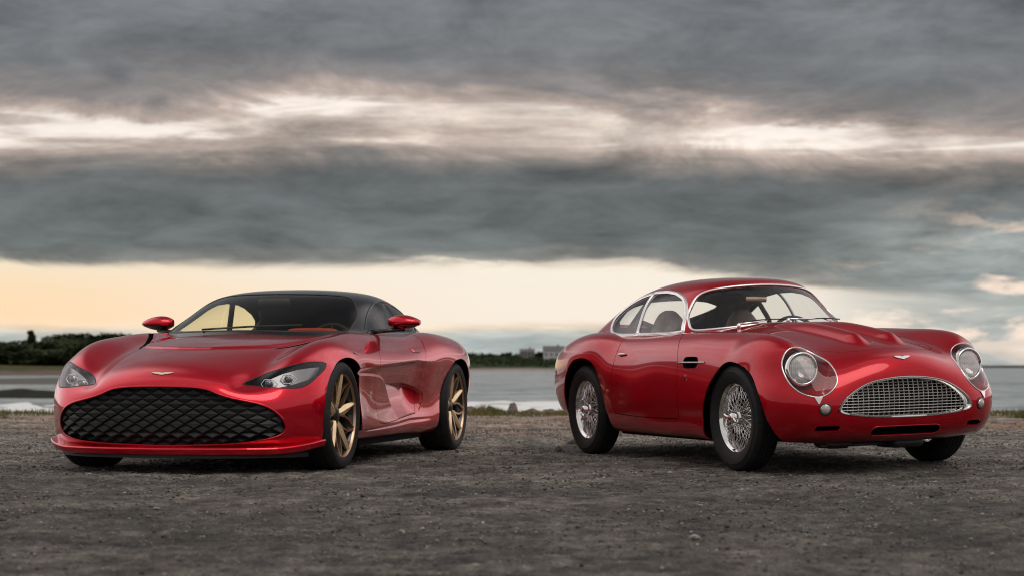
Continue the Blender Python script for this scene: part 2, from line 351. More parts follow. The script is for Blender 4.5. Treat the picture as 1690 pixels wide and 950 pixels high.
class Panel:
    def __init__(s,S,UV,F,P=None): s.S,s.UV,s.F=S,UV,F; s.P=S.pos(UV) if P is None else P
    @staticmethod
    def grid(S,ku,kv):
        def line(n,k):
            k=[k]*n if isinstance(k,int) else list(k)[:n]; return np.concatenate([i+np.arange(q)/q for i,q in enumerate(k)]+[[n]])
        u,v=line(S.nu-1,ku),line(S.nv-1,kv); nu,nv=len(u),len(v); U,V=np.meshgrid(u,v,indexing='ij')
        i=np.arange(nu-1)[:,None]*nv+np.arange(nv-1)[None]
        F=np.stack([i,i+nv,i+nv+1,i+1],-1).reshape(-1,4)
        return Panel(S,np.stack([U.ravel(),V.ravel()],-1),[tuple(f) for f in F.tolist()])
    def split(s,fn,gap=0.):
        """-> (inside, outside) with a gap of 2*gap between them"""
        v=fn(s.P); return s._clip(v-gap,fn,gap,1),s._clip(-v-gap,fn,gap,-1)
    def _clip(s,val,fn,gap,sg):
        pos=val>=0; L=pos.tolist(); keep=[];cross=[]
        for f in s.F:
            c=0
            for i in f: c+=L[i]
            if c==len(f): keep.append(f)
            elif c: cross.append(f)
        n0=len(s.UV); ed={}; A=[];B=[]
        for f in cross:
            g=[];m=len(f)
            for q in range(m):
                a,b=f[q],f[(q+1)%m]
                if L[a]: g.append(a)
                if L[a]!=L[b]:
                    k=(a,b) if a<b else (b,a)
                    if k not in ed: ed[k]=n0+len(A); A.append(k[0]);B.append(k[1])
                    g.append(ed[k])
            if len(g)>2: keep.append(tuple(g))
        UV=s.UV;P=s.P
        if A:
            a,b=s.UV[A],s.UV[B]; va,vb=val[A],val[B]; ta,tb=np.zeros(len(A)),np.ones(len(A)); t=va/(va-vb)
            for _ in range(4):
                uv=a+(b-a)*t[:,None]; p=s.S.pos(uv); v=sg*fn(p)-gap
                same=(v>=0)==(va>=0); ta=np.where(same,t,ta);va=np.where(same,v,va);tb=np.where(same,tb,t);vb=np.where(same,vb,v)
                den=np.where(abs(va-vb)<1e-12,1,va-vb); t=np.clip(ta+(tb-ta)*va/den,np.minimum(ta,tb),np.maximum(ta,tb))
            uv=a+(b-a)*t[:,None]; UV=np.concatenate([UV,uv]);P=np.concatenate([P,s.S.pos(uv)])
        r=Panel(s.S,UV,keep,P); return r.compact()
    def compact(s):
        if not s.F: s.UV=s.UV[:0];s.P=s.P[:0];return s
        use=np.zeros(len(s.UV),bool)
        for f in s.F:
            for i in f: use[i]=True
        mp=(np.cumsum(use)-1).tolist(); s.UV=s.UV[use];s.P=s.P[use]; s.F=[tuple(mp[i] for i in f) for f in s.F]; return s
    def edges(s):
        E={}
        for f in s.F:
            m=len(f)
            for q in range(m): E[(f[q],f[(q+1)%m])]=1
        on=np.abs(s.P[:,1])<1e-6
        return [(a,b) for a,b in E if (b,a) not in E and not (on[a] and on[b])]
    def loops(s,minlen=6):
        nx={}
        for a,b in s.edges(): nx.setdefault(a,[]).append(b)
        start=set(nx)-{b for v in nx.values() for b in v}; out=[]
        def walk(a):
            L=[a]
            while nx.get(a):
                a=nx[a].pop(); L.append(a)
                if a==L[0]: break
            return L
        for a in list(start): out.append(walk(a))
        for a in list(nx):
            while nx[a]: out.append(walk(a))
        return [l for l in out if len(l)>=minlen]
    def curves(s,off=0.,step=.012):
        """boundary curves as (points, normals, closed); those that end on the centre line are completed"""
        P,N=s.S.full(s.UV); res=[]
        for l in s.loops():
            closed=l[0]==l[-1]; p=P[l];n=N[l]
            if closed: p=p[:-1];n=n[:-1]
            elif abs(p[0][1])<2e-3 and abs(p[-1][1])<2e-3:
                q=p[::-1]*np.array([1,-1,1]);m=n[::-1]*np.array([1,-1,1]); p=np.concatenate([p,q[1:-1]]);n=np.concatenate([n,m[1:-1]]);closed=True
            elif abs(p[0][1])<2e-3: q=p[::-1]*np.array([1,-1,1]);p=np.concatenate([q[:-1],p]);n=np.concatenate([n[::-1][:-1]*np.array([1,-1,1]),n])
            elif abs(p[-1][1])<2e-3: q=p[::-1]*np.array([1,-1,1]);p=np.concatenate([p,q[1:]]);n=np.concatenate([n,n[::-1][1:]*np.array([1,-1,1])])
            p=p+n*off
            if closed: p=np.concatenate([p,p[:1]]);n=np.concatenate([n,n[:1]])
            d=np.r_[0,np.cumsum(np.linalg.norm(np.diff(p,axis=0),axis=1))]; k=max(8,int(d[-1]/step)); t=np.linspace(0,d[-1],k+1)
            pp=np.stack([np.interp(t,d,p[:,i]) for i in range(3)],-1); nn=np.stack([np.interp(t,d,n[:,i]) for i in range(3)],-1)
            if closed:
                pp,nn=pp[:-1],nn[:-1]
                for _ in range(4): pp=(np.roll(pp,1,0)+2*pp+np.roll(pp,-1,0))/4;nn=(np.roll(nn,1,0)+2*nn+np.roll(nn,-1,0))/4
            res.append((pp,nn,closed))
        return res
    def make(s,name,m,parent,side='both',skirt=.012,off=0.,flip=False,loc=None,skirtmat=False):
        P,N=s.S.full(s.UV); P0=P+N*off; V=P0;NN=N.copy();F=list(s.F)
        if F:   # winding to agree with the normals
            ar=0
            for f in F[::max(1,len(F)//200)]:
                a,b,c=P0[f[0]],P0[f[1]],P0[f[2]]; ar+=float(np.cross(b-a,c-a)@N[f[0]])
            if ar<0: F=[f[::-1] for f in F]; rev=True
            else: rev=False
        if skirt:
            ed=s.edges(); ed=[(b,a) for a,b in ed] if rev else ed
            con=np.zeros_like(P0)
            for a,b in ed:
                c=np.cross(P0[b]-P0[a],N[a]); con[a]+=c;con[b]+=c
            vs=sorted({i for e in ed for i in e}); mp={v:len(V)+q for q,v in enumerate(vs)}
            c=con[vs]; c/=np.linalg.norm(c,axis=1,keepdims=True)+1e-12; k=len(vs)
            n1=N[vs]*.15+c*.98; n1/=np.linalg.norm(n1,axis=1,keepdims=True)
            V=np.concatenate([V,P0[vs],P0[vs]-N[vs]*skirt]); NN=np.concatenate([NN,n1,c])
            for a,b in ed: F.append((a_:=mp[b],mp[a],mp[a]+k,mp[b]+k)[::1])
        sides={'both':(1,-1),'L':(1,),'R':(-1,)}[side]; AV=[];AN=[];AF=[]
        for sd in sides:
            o=sum(len(x) for x in AV); AV.append(V*np.array([1,sd,1]));AN.append(NN*np.array([1,sd,1])); fl=(sd<0)!=flip
            AF+=[tuple(i+o for i in (f[::-1] if fl else f)) for f in F]
        NA=np.concatenate(AN)*(-1 if flip else 1)
        return mesh_obj(name,np.concatenate(AV),AF,m,parent,N=NA,loc=loc)
def trim(name,curve,w,h,m,parent,side=None,n=10,label=None):
    """half-round moulding along a surface curve; side None: as given, 'L'/'R' one side, 'both' mirrored"""
    p,nn,cl=curve; out=[]
    for sd in {None:(1,),'L':(1,),'R':(-1,),'both':(1,-1)}[side]:
        k=np.array([1,sd,1]); V,F=tube_mesh(p*k,1,n,cl,True,(w/2,h),nn*k); out.append(mesh_obj(name,V,F,m,parent,label=label)); 
    for o in out: auto(o,60)
    return out
def funnel(p,centre,axis,rad,steps=6,depth_pow=1.,n=48):
    """surface from a closed curve down to a circle round centre (lamp bowls)"""
    a=np.array(axis,float);a/=np.linalg.norm(a); c=np.array(centre,float); k=len(p)
    u=np.cross(a,(0,0,1.));u/=np.linalg.norm(u);w=np.cross(u,a)
    d=p-c; ang=np.arctan2(d@w,d@u); circ=c+rad*(np.cos(ang)[:,None]*u+np.sin(ang)[:,None]*w)
    V=[];F=[]
    for i in range(steps+1):
        t=i/steps; s_=t; V.append(p*(1-s_)+circ*s_ - a*0)
        if i: V[-1]=V[-1]-a*(.03*math.sin(t*PI))
    V=np.concatenate(V)
    for i in range(steps):
        for q in range(k): r=(q+1)%k; F.append((i*k+q,i*k+r,(i+1)*k+r,(i+1)*k+q))
    return V,F
def superell(c,d,e1=.5,e2=.5,n=20,m=12,tilt=0,shear=0):
    V=[];F=[]
    sp=lambda x,e: math.copysign(abs(x)**e,x)
    for i in range(m+1):
        a=-PI/2+PI*i/m
        for j in range(n):
            b=2*PI*j/n; x=sp(math.cos(a),e1)*sp(math.cos(b),e2)*d[0]/2;y=sp(math.cos(a),e1)*sp(math.sin(b),e2)*d[1]/2;z=sp(math.sin(a),e1)*d[2]/2
            x+=shear*z; x,z=x*math.cos(tilt)+z*math.sin(tilt),-x*math.sin(tilt)+z*math.cos(tilt)
            V.append((c[0]+x,c[1]+y,c[2]+z))
    for i in range(m):
        for j in range(n): k=(j+1)%n; F.append((i*n+j,i*n+k,(i+1)*n+k,(i+1)*n+j))
    return V,F
def fitx(S,box,deg=4):
    """x as a polynomial of (y,z) over the nose"""
    U,V=np.meshgrid(np.linspace(0,S.nu*.35,90),np.linspace(0,S.nv*.6,90),indexing='ij'); p=S.pos(np.stack([U.ravel(),V.ravel()],-1))
    m=(p[:,0]>box[0])&(p[:,1]<box[1])&(p[:,2]>box[2])&(p[:,2]<box[3]); p=p[m]
    T=lambda y,z: np.stack([y**(2*i)*z**j for i in range(deg) for j in range(deg)],-1)
    co=np.linalg.lstsq(T(p[:,1],p[:,2]),p[:,0],rcond=None)[0]
    return lambda y,z: T(np.atleast_1d(np.array(y,float)),np.atleast_1d(np.array(z,float)))@co
def sstep(x): x=np.clip(x,0,1); return x*x*(3-2*x)
def spot(S,guess,side=1):
    """nearest point and normal of the skin to a guess"""
    U,V=np.meshgrid(np.linspace(0,S.nu-1,S.nu*8),np.linspace(0,S.nv-1,S.nv*8),indexing='ij'); uv=np.stack([U.ravel(),V.ravel()],-1); p=S.pos(uv)
    i=np.argmin(((p-np.array(guess))**2).sum(1)); uv0=uv[i]
    for sc in (.1,.03,.01,.003):
        A,B=np.meshgrid(np.linspace(-sc,sc,9),np.linspace(-sc,sc,9)); q=uv0+np.stack([A.ravel(),B.ravel()],-1); q=np.clip(q,0,[S.nu-1,S.nv-1]); pp=S.pos(q); uv0=q[np.argmin(((pp-np.array(guess))**2).sum(1))]
    p,n=S.full(uv0[None]); k=np.array([1,side,1]); return p[0]*k,n[0]*k
def frame(p,n,up=(0,0,1)):
    """matrix with local x = along the surface (rearward/sideways), y = up the surface, z = out of it"""
    z=Vector(n).normalized(); y=Vector(up)-z*Vector(up).dot(z); y.normalize(); x=y.cross(z); M=Matrix((x,y,z)).transposed().to_4x4(); M.translation=Vector(p); return M
def plate(outline,th,bev=0):
    n=len(outline); V=[(x,y,0) for x,y in outline]+[(x,y,th) for x,y in outline]
    return V,[tuple(range(n,2*n))]+[(i,(i+1)%n,n+(i+1)%n,n+i) for i in range(n)]
OLD_BODY=[
[(0.6,0,0.185),(0.59,0.2,0.185),(0.56,0.4,0.185),(0.52,0.5,0.188),(0.48,0.59,0.19),(0.42,0.67,0.18),(0.37,0.725,0.19),(0.33,0.74,0.19),(0.3,0.74,0.18),(0.28,0.718,0.17),(0.26,0.55,0.16)],
[(0.715,0,0.215),(0.71,0.2,0.215),(0.685,0.42,0.218),(0.645,0.53,0.22),(0.59,0.62,0.222),(0.51,0.71,0.22),(0.41,0.77,0.23),(0.32,0.785,0.22),(0.24,0.768,0.2),(0.2,0.753,0.18),(0.15,0.55,0.165)],
[(0.785,0,0.285),(0.78,0.2,0.285),(0.76,0.42,0.29),(0.725,0.54,0.295),(0.665,0.65,0.3),(0.55,0.75,0.31),(0.42,0.8,0.32),(0.3,0.81,0.3),(0.2,0.788,0.25),(0.13,0.763,0.19),(0.1,0.55,0.165)],
[(0.81,0,0.395),(0.805,0.2,0.395),(0.785,0.42,0.4),(0.75,0.55,0.405),(0.685,0.665,0.41),(0.56,0.765,0.42),(0.4,0.815,0.42),(0.26,0.813,0.38),(0.13,0.798,0.29),(0.06,0.768,0.195),(0.04,0.56,0.165)],
[(0.81,0,0.51),(0.8,0.2,0.505),(0.775,0.42,0.495),(0.73,0.56,0.49),(0.66,0.675,0.5),(0.51,0.775,0.52),(0.34,0.82,0.51),(0.18,0.816,0.43),(0.06,0.803,0.31),(-0.02,0.771,0.2),(-0.02,0.57,0.165)],
[(0.79,0,0.61),(0.78,0.21,0.6),(0.74,0.42,0.58),(0.68,0.55,0.585),(0.59,0.67,0.61),(0.42,0.77,0.61),(0.26,0.806,0.575),(0.1,0.818,0.45),(-0.03,0.805,0.31),(-0.08,0.771,0.2),(-0.08,0.57,0.165)],
[(0.745,0,0.69),(0.73,0.21,0.675),(0.68,0.41,0.645),(0.62,0.53,0.665),(0.545,0.66,0.715),(0.365,0.768,0.715),(0.18,0.798,0.615),(0.03,0.818,0.46),(-0.08,0.805,0.31),(-0.13,0.771,0.2),(-0.13,0.57,0.165)],
[(0.66,0,0.74),(0.64,0.21,0.73),(0.58,0.41,0.705),(0.54,0.52,0.735),(0.455,0.645,0.795),(0.285,0.755,0.77),(0.11,0.8,0.645),(-0.03,0.818,0.46),(-0.12,0.805,0.31),(-0.17,0.771,0.2),(-0.17,0.57,0.165)],
[(0.48,0,0.79),(0.47,0.21,0.78),(0.42,0.42,0.75),(0.38,0.52,0.79),(0.31,0.64,0.845),(0.17,0.752,0.795),(0.02,0.798,0.65),(-0.1,0.818,0.465),(-0.17,0.805,0.31),(-0.22,0.771,0.2),(-0.22,0.57,0.165)],
[(0.25,0,0.83),(0.25,0.21,0.82),(0.2,0.43,0.785),(0.18,0.53,0.825),(0.12,0.64,0.866),(0.02,0.74,0.795),(-0.08,0.798,0.66),(-0.17,0.818,0.47),(-0.23,0.803,0.315),(-0.27,0.77,0.2),(-0.27,0.57,0.165)],
[(0,0,0.865),(0,0.21,0.855),(-0.03,0.43,0.815),(-0.04,0.54,0.848),(-0.08,0.645,0.87),(-0.13,0.745,0.8),(-0.19,0.798,0.665),(-0.25,0.818,0.47),(-0.3,0.803,0.315),(-0.33,0.77,0.2),(-0.33,0.57,0.165)],
[(-0.28,0,0.895),(-0.28,0.21,0.888),(-0.29,0.43,0.85),(-0.3,0.55,0.865),(-0.32,0.655,0.878),(-0.34,0.75,0.8),(-0.36,0.798,0.665),(-0.39,0.816,0.47),(-0.41,0.801,0.315),(-0.42,0.768,0.2),(-0.42,0.57,0.165)],
[(-0.55,0,0.925),(-0.55,0.21,0.918),(-0.55,0.43,0.885),(-0.55,0.56,0.883),(-0.55,0.665,0.88),(-0.55,0.755,0.8),(-0.55,0.8,0.66),(-0.55,0.813,0.47),(-0.55,0.798,0.32),(-0.55,0.763,0.205),(-0.55,0.58,0.165)],
[(-0.8,0,0.94),(-0.8,0.21,0.93),(-0.8,0.43,0.9),(-0.8,0.57,0.89),(-0.8,0.67,0.878),(-0.8,0.755,0.8),(-0.8,0.798,0.66),(-0.8,0.808,0.47),(-0.8,0.793,0.32),(-0.8,0.758,0.205),(-0.8,0.58,0.165)],
[(-1.1,0,0.93),(-1.1,0.21,0.92),(-1.1,0.43,0.9),(-1.1,0.57,0.885),(-1.1,0.675,0.872),(-1.1,0.752,0.8),(-1.1,0.794,0.66),(-1.1,0.803,0.47),(-1.1,0.788,0.32),(-1.1,0.753,0.205),(-1.1,0.58,0.165)],
[(-1.4,0,0.93),(-1.4,0.21,0.92),(-1.4,0.43,0.9),(-1.4,0.57,0.88),(-1.4,0.675,0.866),(-1.4,0.745,0.8),(-1.4,0.788,0.66),(-1.4,0.813,0.47),(-1.4,0.799,0.32),(-1.4,0.748,0.205),(-1.4,0.58,0.165)],
[(-1.65,0,0.93),(-1.65,0.21,0.92),(-1.65,0.43,0.9),(-1.65,0.57,0.88),(-1.65,0.675,0.862),(-1.65,0.74,0.8),(-1.65,0.799,0.66),(-1.65,0.811,0.47),(-1.65,0.799,0.32),(-1.65,0.743,0.205),(-1.65,0.58,0.165)],
[(-1.85,0,0.93),(-1.85,0.21,0.92),(-1.85,0.43,0.9),(-1.85,0.56,0.885),(-1.85,0.67,0.87),(-1.85,0.752,0.815),(-1.85,0.81,0.67),(-1.85,0.817,0.47),(-1.85,0.798,0.32),(-1.85,0.743,0.205),(-1.85,0.58,0.165)],
[(-2.05,0,0.93),(-2.05,0.21,0.92),(-2.05,0.43,0.9),(-2.05,0.56,0.9),(-2.05,0.68,0.895),(-2.05,0.782,0.84),(-2.05,0.816,0.7),(-2.05,0.808,0.47),(-2.05,0.778,0.32),(-2.05,0.743,0.205),(-2.05,0.58,0.165)],
[(-2.3,0,0.91),(-2.3,0.21,0.9),(-2.3,0.43,0.89),(-2.3,0.56,0.91),(-2.3,0.69,0.905),(-2.3,0.79,0.85),(-2.3,0.828,0.71),(-2.3,0.823,0.47),(-2.3,0.788,0.32),(-2.3,0.743,0.205),(-2.3,0.58,0.165)],
[(-2.6,0,0.88),(-2.6,0.21,0.88),(-2.6,0.42,0.87),(-2.6,0.56,0.9),(-2.6,0.675,0.885),(-2.6,0.772,0.825),(-2.6,0.808,0.69),(-2.6,0.808,0.48),(-2.6,0.778,0.34),(-2.6,0.728,0.25),(-2.6,0.55,0.22)],
[(-2.9,0,0.83),(-2.9,0.2,0.83),(-2.9,0.4,0.82),(-2.9,0.54,0.86),(-2.9,0.635,0.84),(-2.9,0.725,0.775),(-2.9,0.758,0.65),(-2.9,0.763,0.49),(-2.9,0.738,0.37),(-2.9,0.678,0.29),(-2.9,0.5,0.25)],
[(-3.15,0,0.775),(-3.15,0.19,0.775),(-3.15,0.37,0.765),(-3.15,0.5,0.785),(-3.15,0.59,0.765),(-3.15,0.655,0.7),(-3.15,0.678,0.61),(-3.15,0.678,0.49),(-3.15,0.648,0.39),(-3.15,0.588,0.32),(-3.15,0.42,0.28)],
[(-3.35,0,0.7),(-3.35,0.15,0.7),(-3.35,0.3,0.69),(-3.35,0.38,0.68),(-3.34,0.44,0.665),(-3.33,0.49,0.635),(-3.32,0.518,0.58),(-3.32,0.518,0.49),(-3.32,0.498,0.42),(-3.32,0.438,0.37),(-3.3,0.3,0.33)],
[(-3.44,0,0.6),(-3.44,0.08,0.6),(-3.44,0.15,0.595),(-3.43,0.19,0.59),(-3.43,0.22,0.58),(-3.42,0.25,0.56),(-3.42,0.248,0.54),(-3.42,0.248,0.5),(-3.42,0.238,0.47),(-3.42,0.208,0.45),(-3.41,0.15,0.43)]]
OLD_TOP=[
[(-0.7,0,0.92),(-0.715,0.2,0.915),(-0.77,0.4,0.9),(-0.85,0.53,0.885),(-0.93,0.61,0.87),(-0.99,0.66,0.86),(-1.03,0.685,0.845)],
[(-0.76,0,0.98),(-0.775,0.2,0.975),(-0.825,0.39,0.958),(-0.89,0.525,0.945),(-0.96,0.605,0.93),(-1.03,0.657,0.89),(-1.08,0.685,0.85)],
[(-0.86,0,1.1),(-0.875,0.2,1.093),(-0.925,0.38,1.07),(-0.985,0.505,1.035),(-1.05,0.58,0.99),(-1.1,0.642,0.92),(-1.13,0.682,0.85)],
[(-0.965,0,1.205),(-0.98,0.2,1.198),(-1.03,0.37,1.17),(-1.09,0.485,1.12),(-1.14,0.565,1.045),(-1.18,0.632,0.94),(-1.2,0.682,0.85)],
[(-1.1,0,1.25),(-1.11,0.2,1.243),(-1.15,0.37,1.216),(-1.21,0.485,1.16),(-1.25,0.565,1.075),(-1.28,0.635,0.95),(-1.3,0.683,0.85)],
[(-1.35,0,1.27),(-1.35,0.2,1.262),(-1.37,0.37,1.237),(-1.4,0.49,1.182),(-1.43,0.572,1.09),(-1.45,0.638,0.955),(-1.46,0.682,0.85)],
[(-1.62,0,1.27),(-1.62,0.2,1.262),(-1.62,0.37,1.236),(-1.63,0.49,1.182),(-1.64,0.572,1.09),(-1.65,0.638,0.95),(-1.65,0.68,0.85)],
[(-1.9,0,1.245),(-1.9,0.2,1.238),(-1.9,0.37,1.21),(-1.9,0.485,1.155),(-1.9,0.565,1.07),(-1.9,0.628,0.95),(-1.9,0.67,0.85)],
[(-2.2,0,1.185),(-2.2,0.2,1.178),(-2.2,0.36,1.15),(-2.2,0.47,1.1),(-2.2,0.55,1.02),(-2.2,0.61,0.93),(-2.2,0.65,0.84)],
[(-2.55,0,1.08),(-2.55,0.19,1.075),(-2.55,0.34,1.05),(-2.55,0.44,1.01),(-2.55,0.515,0.955),(-2.55,0.575,0.89),(-2.55,0.61,0.81)],
[(-2.9,0,0.94),(-2.9,0.17,0.935),(-2.9,0.3,0.915),(-2.9,0.39,0.885),(-2.9,0.45,0.85),(-2.9,0.5,0.81),(-2.9,0.54,0.75)],
[(-3.3,0,0.71),(-3.3,0.13,0.71),(-3.3,0.22,0.7),(-3.3,0.3,0.68),(-3.3,0.35,0.65),(-3.3,0.38,0.61),(-3.3,0.4,0.57)]]
NEW_BODY=[
[(0.7,0,0.15),(0.69,0.2,0.15),(0.67,0.4,0.15),(0.62,0.55,0.15),(0.53,0.69,0.155),(0.45,0.772,0.16),(0.38,0.842,0.165),(0.34,0.867,0.165),(0.31,0.867,0.16),(0.29,0.87,0.15),(0.26,0.6,0.14)],
[(0.785,0,0.2),(0.78,0.2,0.2),(0.765,0.4,0.2),(0.715,0.56,0.205),(0.62,0.7,0.21),(0.51,0.792,0.215),(0.41,0.872,0.22),(0.34,0.902,0.22),(0.27,0.907,0.2),(0.22,0.905,0.16),(0.18,0.6,0.14)],
[(0.805,0,0.3),(0.8,0.2,0.3),(0.783,0.4,0.3),(0.735,0.57,0.3),(0.645,0.71,0.3),(0.53,0.807,0.305),(0.41,0.887,0.31),(0.32,0.917,0.31),(0.22,0.922,0.27),(0.15,0.92,0.175),(0.1,0.6,0.14)],
[(0.815,0,0.42),(0.81,0.2,0.42),(0.79,0.4,0.415),(0.74,0.57,0.41),(0.65,0.72,0.41),(0.53,0.817,0.415),(0.4,0.902,0.42),(0.28,0.932,0.4),(0.15,0.937,0.31),(0.08,0.925,0.185),(0.05,0.6,0.14)],
[(0.81,0,0.53),(0.803,0.2,0.525),(0.775,0.38,0.51),(0.725,0.53,0.495),(0.63,0.7,0.495),(0.5,0.822,0.505),(0.36,0.907,0.52),(0.21,0.94,0.47),(0.08,0.942,0.33),(0,0.925,0.185),(0,0.6,0.14)],
[(0.755,0,0.605),(0.745,0.2,0.5974),(0.71,0.4,0.5722),(0.655,0.52,0.5354),(0.56,0.7,0.57),(0.42,0.832,0.6),(0.28,0.912,0.6),(0.13,0.945,0.51),(0,0.945,0.34),(-0.07,0.925,0.185),(-0.07,0.6,0.14)],
[(0.66,0,0.665),(0.645,0.2,0.659),(0.6,0.42,0.627),(0.55,0.545,0.594),(0.46,0.71,0.66),(0.32,0.842,0.68),(0.19,0.922,0.65),(0.04,0.948,0.53),(-0.07,0.945,0.34),(-0.14,0.925,0.185),(-0.14,0.6,0.14)],
[(0.5,0,0.715),(0.485,0.2,0.709),(0.44,0.43,0.682),(0.4,0.56,0.664),(0.32,0.72,0.74),(0.2,0.852,0.73),(0.08,0.927,0.67),(-0.05,0.949,0.53),(-0.14,0.942,0.34),(-0.2,0.922,0.185),(-0.2,0.6,0.14)],
[(0.27,0,0.765),(0.26,0.2,0.764),(0.22,0.44,0.742),(0.19,0.57,0.726),(0.13,0.73,0.803),(0.05,0.866,0.775),(-0.05,0.939,0.69),(-0.14,0.956,0.53),(-0.21,0.946,0.34),(-0.26,0.92,0.185),(-0.26,0.6,0.14)],
[(0,0,0.81),(0,0.2,0.8082),(-0.02,0.45,0.7896),(-0.04,0.58,0.7772),(-0.07,0.74,0.84),(-0.11,0.875,0.8),(-0.17,0.95,0.7),(-0.23,0.96,0.53),(-0.29,0.95,0.34),(-0.33,0.915,0.17),(-0.33,0.6,0.13)],
[(-0.3,0,0.85),(-0.3,0.2,0.847),(-0.3,0.45,0.831),(-0.3,0.6,0.817),(-0.31,0.75,0.866),(-0.33,0.875,0.81),(-0.35,0.95,0.7),(-0.38,0.925,0.53),(-0.41,0.94,0.34),(-0.42,0.882,0.17),(-0.42,0.6,0.13)],
[(-0.6,0,0.88),(-0.6,0.2,0.875),(-0.6,0.45,0.86),(-0.6,0.62,0.867),(-0.6,0.755,0.89),(-0.6,0.87,0.818),(-0.6,0.95,0.695),(-0.6,0.925,0.53),(-0.6,0.925,0.34),(-0.6,0.882,0.17),(-0.6,0.6,0.13)],
[(-0.9,0,0.895),(-0.9,0.2,0.89),(-0.9,0.45,0.88),(-0.9,0.63,0.887),(-0.9,0.765,0.89),(-0.9,0.865,0.818),(-0.9,0.948,0.695),(-0.9,0.92,0.52),(-0.9,0.91,0.34),(-0.9,0.882,0.17),(-0.9,0.6,0.13)],
[(-1.2,0,0.895),(-1.2,0.2,0.89),(-1.2,0.45,0.88),(-1.2,0.63,0.887),(-1.2,0.77,0.888),(-1.2,0.86,0.818),(-1.2,0.945,0.695),(-1.2,0.91,0.52),(-1.2,0.9,0.34),(-1.2,0.882,0.17),(-1.2,0.6,0.13)],
[(-1.5,0,0.895),(-1.5,0.2,0.89),(-1.5,0.45,0.88),(-1.5,0.63,0.887),(-1.5,0.77,0.887),(-1.5,0.86,0.818),(-1.5,0.943,0.7),(-1.5,0.905,0.52),(-1.5,0.9,0.34),(-1.5,0.882,0.17),(-1.5,0.6,0.13)],
[(-1.8,0,0.9),(-1.8,0.2,0.895),(-1.8,0.45,0.885),(-1.8,0.63,0.887),(-1.8,0.765,0.887),(-1.8,0.865,0.823),(-1.8,0.945,0.705),(-1.8,0.91,0.52),(-1.8,0.9,0.34),(-1.8,0.882,0.17),(-1.8,0.6,0.13)],
[(-2.1,0,0.91),(-2.1,0.2,0.905),(-2.1,0.45,0.895),(-2.1,0.63,0.897),(-2.1,0.765,0.897),(-2.1,0.88,0.838),(-2.1,0.958,0.72),(-2.1,0.925,0.52),(-2.1,0.9,0.34),(-2.1,0.882,0.17),(-2.1,0.6,0.13)],
[(-2.4,0,0.92),(-2.4,0.2,0.915),(-2.4,0.45,0.905),(-2.4,0.64,0.917),(-2.4,0.78,0.922),(-2.4,0.905,0.858),(-2.4,0.975,0.73),(-2.4,0.925,0.52),(-2.4,0.93,0.34),(-2.4,0.882,0.17),(-2.4,0.6,0.13)],
[(-2.75,0,0.92),(-2.75,0.2,0.915),(-2.75,0.45,0.91),(-2.75,0.64,0.915),(-2.75,0.785,0.916),(-2.75,0.915,0.86),(-2.75,0.985,0.73),(-2.75,0.97,0.52),(-2.75,0.94,0.34),(-2.75,0.9,0.17),(-2.75,0.6,0.13)],
[(-3.1,0,0.91),(-3.1,0.2,0.91),(-3.1,0.44,0.905),(-3.1,0.62,0.905),(-3.1,0.76,0.9),(-3.1,0.89,0.85),(-3.1,0.965,0.73),(-3.1,0.965,0.54),(-3.1,0.94,0.38),(-3.1,0.88,0.25),(-3.1,0.6,0.2)],
[(-3.4,0,0.9),(-3.4,0.2,0.9),(-3.4,0.42,0.895),(-3.4,0.58,0.885),(-3.4,0.71,0.87),(-3.4,0.82,0.81),(-3.4,0.89,0.71),(-3.4,0.9,0.54),(-3.4,0.87,0.4),(-3.4,0.8,0.28),(-3.4,0.55,0.24)],
[(-3.68,0,0.86),(-3.68,0.18,0.86),(-3.68,0.36,0.855),(-3.68,0.5,0.84),(-3.68,0.6,0.82),(-3.67,0.69,0.76),(-3.66,0.74,0.67),(-3.66,0.75,0.54),(-3.66,0.72,0.42),(-3.66,0.66,0.33),(-3.64,0.45,0.28)],
[(-3.84,0,0.76),(-3.84,0.12,0.76),(-3.84,0.24,0.75),(-3.83,0.32,0.74),(-3.83,0.39,0.72),(-3.82,0.44,0.68),(-3.82,0.46,0.62),(-3.82,0.46,0.54),(-3.82,0.44,0.46),(-3.81,0.4,0.4),(-3.8,0.28,0.36)]]
